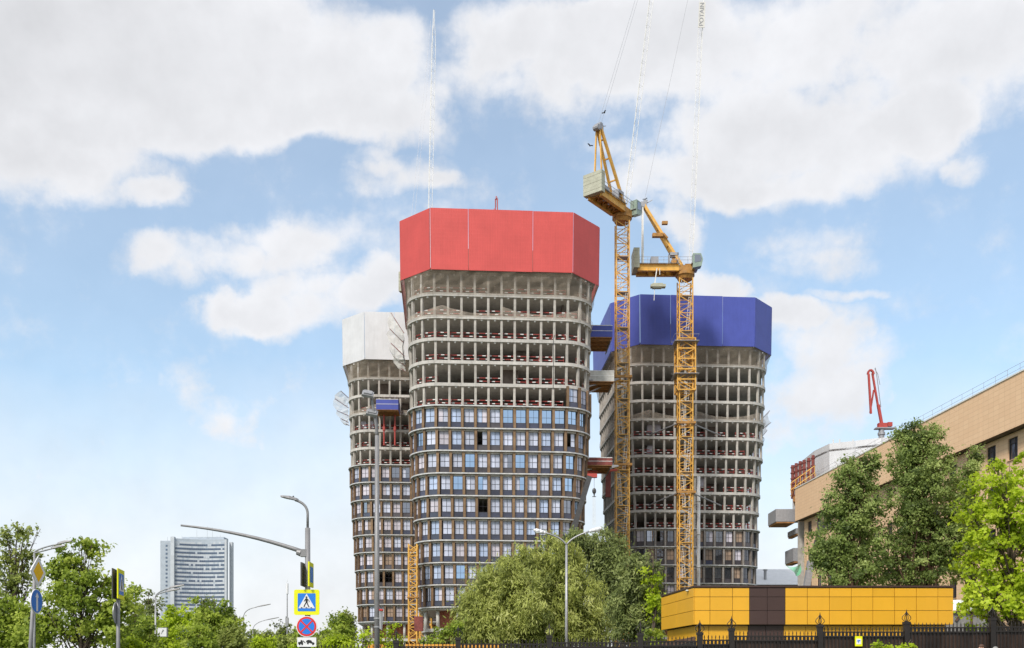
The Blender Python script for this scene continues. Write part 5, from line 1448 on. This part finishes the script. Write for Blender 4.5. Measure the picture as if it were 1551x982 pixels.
# ------------------------------------------------------------------ trees
def tree(name, label, D, base, lobes, leafm, leaf=(.16, .09), cover=3.2, droop=.3, depth=None, seed=0, cr=.35, group='trees', trunk_r=None, bark='bark', maxn=70000, edge=.45, kind='tree', wisps=.0, stems=1, per=60, inner=True):
    """lobes: (px, py, rx, ry[, depth offset]) of the crown as it stands at distance D"""
    nr = np.random.default_rng(seed); rr = random.Random(seed)
    bx = PX(base, D); g = ground_z(bx, D)
    T = thing(name, label, kind, (bx, D, g), 0, group)
    Ls = []
    for l in lobes:
        rx, rz = l[2] * D / F, l[3] * D / F
        ry = min(rx, rz * 1.3) if depth is None else depth
        dy = l[4] if len(l) > 4 else rr.uniform(-.35, .35) * ry
        Ls.append((PX(l[0], D) - bx, dy, PZ(l[1], D) - g, rx, ry, rz))
    Ls = np.array(Ls)
    # trunk and limbs
    b = MB()
    zlow = float((Ls[:, 2] - Ls[:, 5]).min()); zmid = float(np.average(Ls[:, 2])); ztop = float((Ls[:, 2] + Ls[:, 5] * .6).max())
    tr = trunk_r or max(.08, ztop * .017)
    for st in range(stems):
        off = Vector((rr.uniform(-.6, .6) * (stems > 1) * 2.0, rr.uniform(-.5, .5) * (stems > 1), 0))
        lim = [l for i, l in enumerate(Ls) if i % stems == st] or list(Ls)
        cxm = float(np.mean([l[0] for l in lim])); cym = float(np.mean([l[1] for l in lim]))
        zt_ = float(max(l[2] + l[5] * .55 for l in lim))
        tp = []; n = 9
        for i in range(n + 1):
            t = i / n
            tp.append(Vector((off.x + (cxm - off.x) * t ** 1.4 + rr.uniform(-.06, .06) * zt_ * .12, off.y + (cym - off.y) * t ** 1.4 + rr.uniform(-.06, .06) * zt_ * .1, -.15 + (zt_ + .15) * t)))
        rad = [tr * (1 - .88 * (i / n) ** .8) for i in range(n + 1)]
        b.path(tp, rad, 8)
        for l in lim:
            for rep in range(3):
                tgt = Vector((l[0] + rr.uniform(-.6, .6) * l[3], l[1] + rr.uniform(-.6, .6) * l[4], l[2] + rr.uniform(-.3, .75) * l[5]))
                zs = max(.12 * zt_, min(tgt.z - rr.uniform(.15, .35) * zt_, zt_ * .8)); i0 = int(clamp(zs / zt_) * n); s = tp[i0]
                m_ = s.lerp(tgt, .5) + Vector((0, 0, .06 * zt_ * rr.uniform(-.5, 1)))
                pts = arc_pts(s, m_, tgt, 6); r0 = rad[i0] * .55
                b.path(pts, [max(.012, r0 * (1 - .13 * i)) for i in range(7)], 5)
                for q in range(3):
                    s2 = pts[3 + q]; t2 = s2 + Vector((rr.uniform(-1, 1) * l[3], rr.uniform(-1, 1) * l[4], rr.uniform(-.2, 1) * l[5])) * .55
                    b.path([s2, s2.lerp(t2, .5) + Vector((0, 0, .1)), t2], [r0 * .3, r0 * .2, .01], 4)
    b.build('trunk', M[bark], T, True)
    # leaves
    la, lw = leaf
    area = float((math.pi * Ls[:, 3] * Ls[:, 5]).sum())
    n = int(min(maxn, cover * area / (la * lw * .5)))
    nc = max(20, n // per)
    wgt = (Ls[:, 3] * Ls[:, 5]); wgt = wgt / wgt.sum()
    li = nr.choice(len(Ls), nc, p=wgt)
    u = nr.normal(size=(nc, 3)); u /= np.linalg.norm(u, axis=1)[:, None]
    rad = nr.random(nc) ** edge
    rad = np.where(nr.random(nc) < .14, rad * nr.uniform(1.0, 1.25, nc), rad)
    C = Ls[li, :3] + u * rad[:, None] * Ls[li, 3:6]
    crad = cr * nr.uniform(.5, 1.35, nc)
    ctint = np.clip(.42 + .19 * nr.normal(size=nc) + .14 * np.sin(C[:, 0] * 1.7 + seed) * np.sin(C[:, 2] * 1.9 + 2 * seed), 0, 1)
    ci = nr.integers(0, nc, n)
    off = nr.normal(size=(n, 3)) * .55
    off[:, 2] *= .75
    pos = C[ci] + off * crad[ci][:, None]
    if droop > .6: pos[:, 2] -= np.abs(nr.normal(size=n)) * crad[ci] * .7
    keep = pos[:, 2] > .15
    pos = pos[keep]; ci = ci[keep]; n = len(pos)
    ax = nr.normal(size=(n, 3)) + u[ci] * .5; ax[:, 2] -= droop * 1.6
    ax /= np.linalg.norm(ax, axis=1)[:, None]
    up_ = nr.normal(size=(n, 3)) * .55 + np.array([-.35, -.7, .85]) + u[ci] * .8
    sd = np.cross(ax, up_); sd /= (np.linalg.norm(sd, axis=1)[:, None] + 1e-9)
    s_ = nr.uniform(.5, 1.55, n)[:, None]
    p0 = pos - ax * la * .5 * s_; p2 = pos + ax * la * .5 * s_
    nrm = np.cross(sd, ax)
    p1 = pos + sd * lw * .5 * s_ + nrm * lw * .12; p3 = pos - sd * lw * .5 * s_ + nrm * lw * .12
    V = np.stack([p0, p1, p2, p3], 1).reshape(-1, 3)
    me = bpy.data.meshes.new('crown'); me.vertices.add(4 * n); me.loops.add(4 * n); me.polygons.add(n)
    me.vertices.foreach_set('co', V.astype(np.float32).ravel()); me.loops.foreach_set('vertex_index', np.arange(4 * n, dtype=np.int32))
    me.polygons.foreach_set('loop_start', np.arange(0, 4 * n, 4, dtype=np.int32)); me.polygons.foreach_set('loop_total', np.full(n, 4, dtype=np.int32))
    tint = np.clip(ctint[ci] + .08 * nr.normal(size=n), 0, 1)
    at = me.attributes.new('tint', 'FLOAT', 'FACE'); at.data.foreach_set('value', tint.astype(np.float32))
    me.materials.append(leafm); me.update(); me.validate()
    link('crown', me, T)
    return T

# willows in the middle
tree('willow_tree', 'broad olive-green willow behind the slender twin lamp', 72, 812, [(812, 905, 70, 75), (770, 895, 48, 58), (845, 870, 45, 55), (735, 905, 36, 48), (880, 920, 40, 60), (712, 935, 26, 42), (800, 950, 95, 45), (900, 950, 30, 40), (840, 838, 30, 28), (740, 950, 45, 40), (800, 845, 22, 24), (775, 866, 24, 24), (720, 915, 24, 28), (700, 962, 14, 22)], M['leaf_willow'], (.30, .075), 5.0, .8, None, 1, .5, trunk_r=.3, maxn=85000, edge=.4)
tree('willow_tree', 'grey-green willow behind and right of the broad one, before the crane foot', 82, 905, [(915, 828, 32, 34), (905, 855, 36, 40), (935, 855, 24, 38), (870, 815, 22, 16), (925, 905, 40, 55), (890, 820, 22, 18), (945, 890, 30, 45)], M['leaf_olive'], (.30, .085), 4.6, .7, None, 2, .55, maxn=45000, edge=.4)
tree('willow_tree', 'smaller willow beside the yellow building\'s side wall', 66, 965, [(962, 900, 34, 58), (980, 880, 20, 38), (950, 935, 34, 45), (985, 930, 18, 45), (960, 860, 22, 20), (970, 955, 30, 30)], M['leaf_olive'], (.26, .08), 4.6, .6, None, 3, .45, maxn=40000, edge=.4)
tree('maple_tree', 'light green sapling between the small willow and the yellow building', 64, 990, [(988, 868, 14, 26), (992, 895, 11, 26), (982, 850, 10, 14), (990, 920, 9, 24)], M['leaf_lime'], (.20, .13), 2.4, .3, None, 4, .35, maxn=12000)
# tall poplars on the right
tree('poplar_tree', 'tall dark poplar, left one of the group before the beige building', 80, 1290, [(1298, 725, 32, 34), (1292, 765, 44, 45), (1270, 810, 36, 55), (1310, 820, 40, 60), (1262, 858, 34, 42), (1300, 870, 40, 40), (1285, 700, 12, 14), (1318, 705, 14, 18), (1250, 840, 22, 30)], M['leaf_poplar'], (.21, .12), 4.0, .35, None, 5, .5, maxn=55000, edge=.42, bark='bark_red')
tree('poplar_tree', 'tallest dark poplar in the middle of the group before the beige building', 82, 1392, [(1388, 668, 26, 30), (1400, 690, 44, 42), (1368, 690, 26, 40), (1395, 735, 52, 50), (1365, 780, 36, 50), (1415, 790, 46, 60), (1350, 850, 36, 45), (1400, 850, 40, 45), (1440, 830, 32, 50), (1410, 655, 14, 14), (1372, 655, 10, 12)], M['leaf_poplar'], (.21, .12), 3.8, .35, None, 6, .5, maxn=70000, edge=.42, bark='bark_red', stems=3)
tree('poplar_tree', 'slim dark poplar at the right end of the group, partly behind the lime tree', 84, 1465, [(1468, 705, 20, 24), (1462, 740, 24, 34), (1470, 790, 26, 45), (1462, 840, 24, 45), (1480, 690, 9, 14)], M['leaf_poplar'], (.21, .12), 3.6, .35, None, 7, .5, maxn=26000, edge=.42, bark='bark_red')
tree('lime_tree', 'bright yellow-green broadleaf tree at the right edge of the picture', 44, 1545, [(1510, 770, 46, 32), (1548, 745, 38, 38), (1490, 735, 30, 15), (1505, 830, 50, 36), (1555, 810, 55, 55), (1478, 860, 28, 24), (1520, 890, 52, 40), (1570, 880, 60, 55), (1495, 915, 36, 26), (1600, 790, 60, 60), (1462, 770, 20, 10), (1545, 705, 18, 16), (1505, 712, 12, 10), (1480, 770, 26, 14), (1470, 905, 22, 12), (1540, 930, 45, 22), (1478, 922, 28, 18), (1466, 893, 18, 12), (1500, 945, 30, 14)], M['leaf_lime'], (.155, .115), 3.6, .25, 1.9, 8, .30, maxn=80000, edge=.5)
# sprouts on the pavement side of the fence
tree('young_shrub', 'fresh green sprouting shrub against the dark fence', 35.2, 1365, [(1370, 978, 14, 9), (1385, 974, 8, 7), (1352, 982, 12, 8), (1360, 995, 25, 20)], M['leaf_lime'], (.10, .07), 2.0, .1, .3, 9, .12, kind='shrub', group='shrubs', maxn=5000, trunk_r=.02)
tree('young_shrub', 'small fresh green shrub left of the larger one at the fence', 35.2, 1328, [(1328, 977, 10, 8), (1335, 985, 12, 10), (1330, 1000, 15, 20)], M['leaf_lime'], (.10, .07), 2.0, .1, .3, 10, .12, kind='shrub', group='shrubs', maxn=4000, trunk_r=.02)
# left side
tree('maple_tree', 'loose-crowned tall tree at the left edge of the picture', 52, 22, [(30, 810, 30, 14), (20, 850, 32, 34), (5, 835, 18, 25), (48, 838, 18, 18), (10, 890, 30, 36), (35, 880, 26, 26), (55, 800, 12, 7), (10, 815, 10, 10)], M['leaf_far'], (.17, .12), 1.7, .25, None, 11, .34, maxn=30000, edge=.55, per=24)
tree('maple_tree', 'dark green dense tree low at the left edge behind the arrow sign', 50, 12, [(10, 935, 34, 45), (35, 950, 34, 40), (-15, 940, 30, 45), (20, 975, 50, 30)], M['leaf_maple'], (.17, .12), 3.4, .25, None, 12, .38, maxn=26000)
tree('maple_tree', 'full green maple between the two sign posts on the left', 46, 120, [(122, 835, 30, 20), (105, 850, 22, 20), (145, 828, 16, 10), (120, 870, 46, 30), (160, 875, 28, 30), (95, 900, 40, 36), (145, 915, 48, 44), (180, 925, 26, 40), (110, 950, 60, 40), (85, 865, 16, 14), (128, 820, 12, 9), (170, 955, 40, 32), (70, 950, 28, 36)], M['leaf_maple'], (.155, .115), 3.2, .25, None, 13, .34, maxn=70000, edge=.5)
tree('maple_tree', 'sunlit green tree right of the crossing sign post', 54, 202, [(200, 915, 20, 26), (198, 895, 10, 12), (205, 950, 28, 34), (220, 965, 28, 26)], M['leaf_maple'], (.17, .12), 2.8, .25, None, 14, .3, maxn=20000)
tree('old_tree', 'sparse brownish tree beside the clock post', 85, 226, [(222, 905, 20, 16), (236, 912, 14, 14), (215, 925, 14, 18), (228, 935, 16, 16)], M['leaf_olive'], (.22, .13), 1.5, .2, None, 15, .4, maxn=12000, edge=.6)
tree('maple_tree', 'rounded bright green tree below the distant high-rise', 72, 275, [(270, 932, 28, 18), (250, 940, 22, 22), (285, 945, 34, 26), (262, 960, 36, 24), (300, 965, 34, 26), (245, 965, 22, 24)], M['leaf_lime'], (.19, .14), 3.2, .25, None, 16, .38, maxn=26000)
tree('maple_tree', 'darker green tree right of the one below the high-rise', 70, 325, [(308, 925, 18, 20), (335, 935, 24, 24), (318, 950, 30, 28), (350, 955, 18, 24), (330, 975, 36, 20), (300, 910, 10, 8)], M['leaf_maple'], (.19, .14), 3.2, .25, None, 17, .38, maxn=24000)
tree('poplar_tree', 'greyish far tree behind the trees below the high-rise', 110, 330, [(320, 915, 16, 9), (345, 925, 18, 12), (332, 935, 26, 18), (355, 945, 14, 16)], M['leaf_olive'], (.28, .18), 2.6, .25, None, 18, .5, maxn=12000)
for i, (px, top, w, D, lm, lab) in enumerate(((398, 955, 30, 170, 'leaf_far', 'far green tree by the two distant street lamps'), (430, 944, 24, 185, 'leaf_olive', 'far grey-green tree behind the antenna mast'), (415, 965, 26, 120, 'leaf_lime', 'low light green tree under the distant street lamps'), (447, 955, 26, 150, 'leaf_maple', 'far tree behind the no-stopping sign'), (378, 958, 16, 150, 'leaf_olive', 'far tree next to the nearer distant street lamp'), (490, 948, 30, 95, 'leaf_maple', 'green tree just right of the crossing sign'), (512, 932, 26, 125, 'leaf_maple', 'green tree touching the left edge of the white tower'), (526, 922, 15, 145, 'leaf_far', 'tree top showing above others at the foot of the white tower'), (462, 975, 30, 80, 'leaf_lime', 'low bright bush behind the tow plate'), (512, 965, 34, 78, 'leaf_lime', 'bright bush left of the tall lamp column'))):
    rr = random.Random(100 + i); h = 982 - top + 18
    lb = [(px + rr.uniform(-.3, .3) * w, top + h * .35 + rr.uniform(-.1, .1) * h, w * .65, h * .32) for _ in range(3)] + [(px, top + h * .6, w, h * .4), (px + rr.uniform(-.4, .4) * w, top + h * .18, w * .4, h * .2), (px, top + h * .9, w * 1.1, h * .3)]
    tree('broadleaf_tree', lab, D, px, lb, M[lm], (.0026 * D, .0018 * D), 2.8, .25, None, 30 + i, .0055 * D, maxn=14000)
# scrub in front of the towers' feet
tree('young_shrub', 'thin yellow-green young tree in front of the white tower\'s foot', 60, 590, [(590, 955, 14, 10), (600, 965, 18, 14), (575, 968, 14, 14), (595, 985, 30, 16)], M['leaf_lime'], (.15, .10), 1.2, .2, None, 50, .3, kind='shrub', group='shrubs', maxn=6000, edge=.7)
tree('young_shrub', 'thin young tree left of the tall lamp column before the white tower', 60, 552, [(550, 955, 10, 12), (556, 970, 16, 14), (545, 982, 16, 14)], M['leaf_lime'], (.15, .10), 1.3, .2, None, 51, .3, kind='shrub', group='shrubs', maxn=5000, edge=.7)
tree('green_bush', 'dense green bush between red tower\'s foot and the broad willow', 64, 675, [(672, 962, 18, 16), (690, 955, 16, 18), (660, 975, 20, 12), (680, 985, 30, 18)], M['leaf_maple'], (.17, .11), 2.8, .25, None, 52, .3, kind='bush', group='shrubs', maxn=10000)
tree('green_bush', 'green bush between the small willow and the fence pillars', 56, 985, [(985, 962, 16, 14), (975, 978, 20, 12), (995, 975, 10, 16)], M['leaf_maple'], (.15, .10), 2.8, .25, None, 53, .3, kind='bush', group='shrubs', maxn=8000)

for i, (px, top, w, D, lm, lab) in enumerate(((215, 935, 30, 64, 'leaf_maple', 'low green tree under the sparse brownish tree'), (252, 955, 30, 62, 'leaf_lime', 'low bright green tree behind the street clock'), (300, 950, 36, 66, 'leaf_maple', 'low green tree in front of the pair below the high-rise'), (350, 950, 26, 68, 'leaf_far', 'low tree at the right end of the row below the high-rise'), (395, 968, 26, 105, 'leaf_lime', 'low bright bush under the nearer distant street lamp'), (440, 966, 30, 100, 'leaf_far', 'low bush between antenna mast and signal mast'), (488, 962, 26, 84, 'leaf_far', 'low bush directly right of the tow plate'), (40, 945, 40, 56, 'leaf_lime', 'bright bush behind the leaning sign post'), (190, 962, 30, 50, 'leaf_lime', 'bright bush at the foot of the crossing sign post'))):
    rr = random.Random(200 + i); h = 982 - top + 18
    lb = [(px + rr.uniform(-.4, .4) * w, top + h * .35 + rr.uniform(-.1, .1) * h, w * .6, h * .3) for _ in range(4)] + [(px, top + h * .6, w, h * .4), (px + rr.uniform(-.4, .4) * w, top + h * .18, w * .4, h * .2), (px, top + h * .9, w * 1.1, h * .3)]
    tree('broadleaf_tree', lab, D, px, lb, M[lm], (.0028 * D, .002 * D), 3.4, .25, None, 70 + i, .0055 * D, maxn=16000)
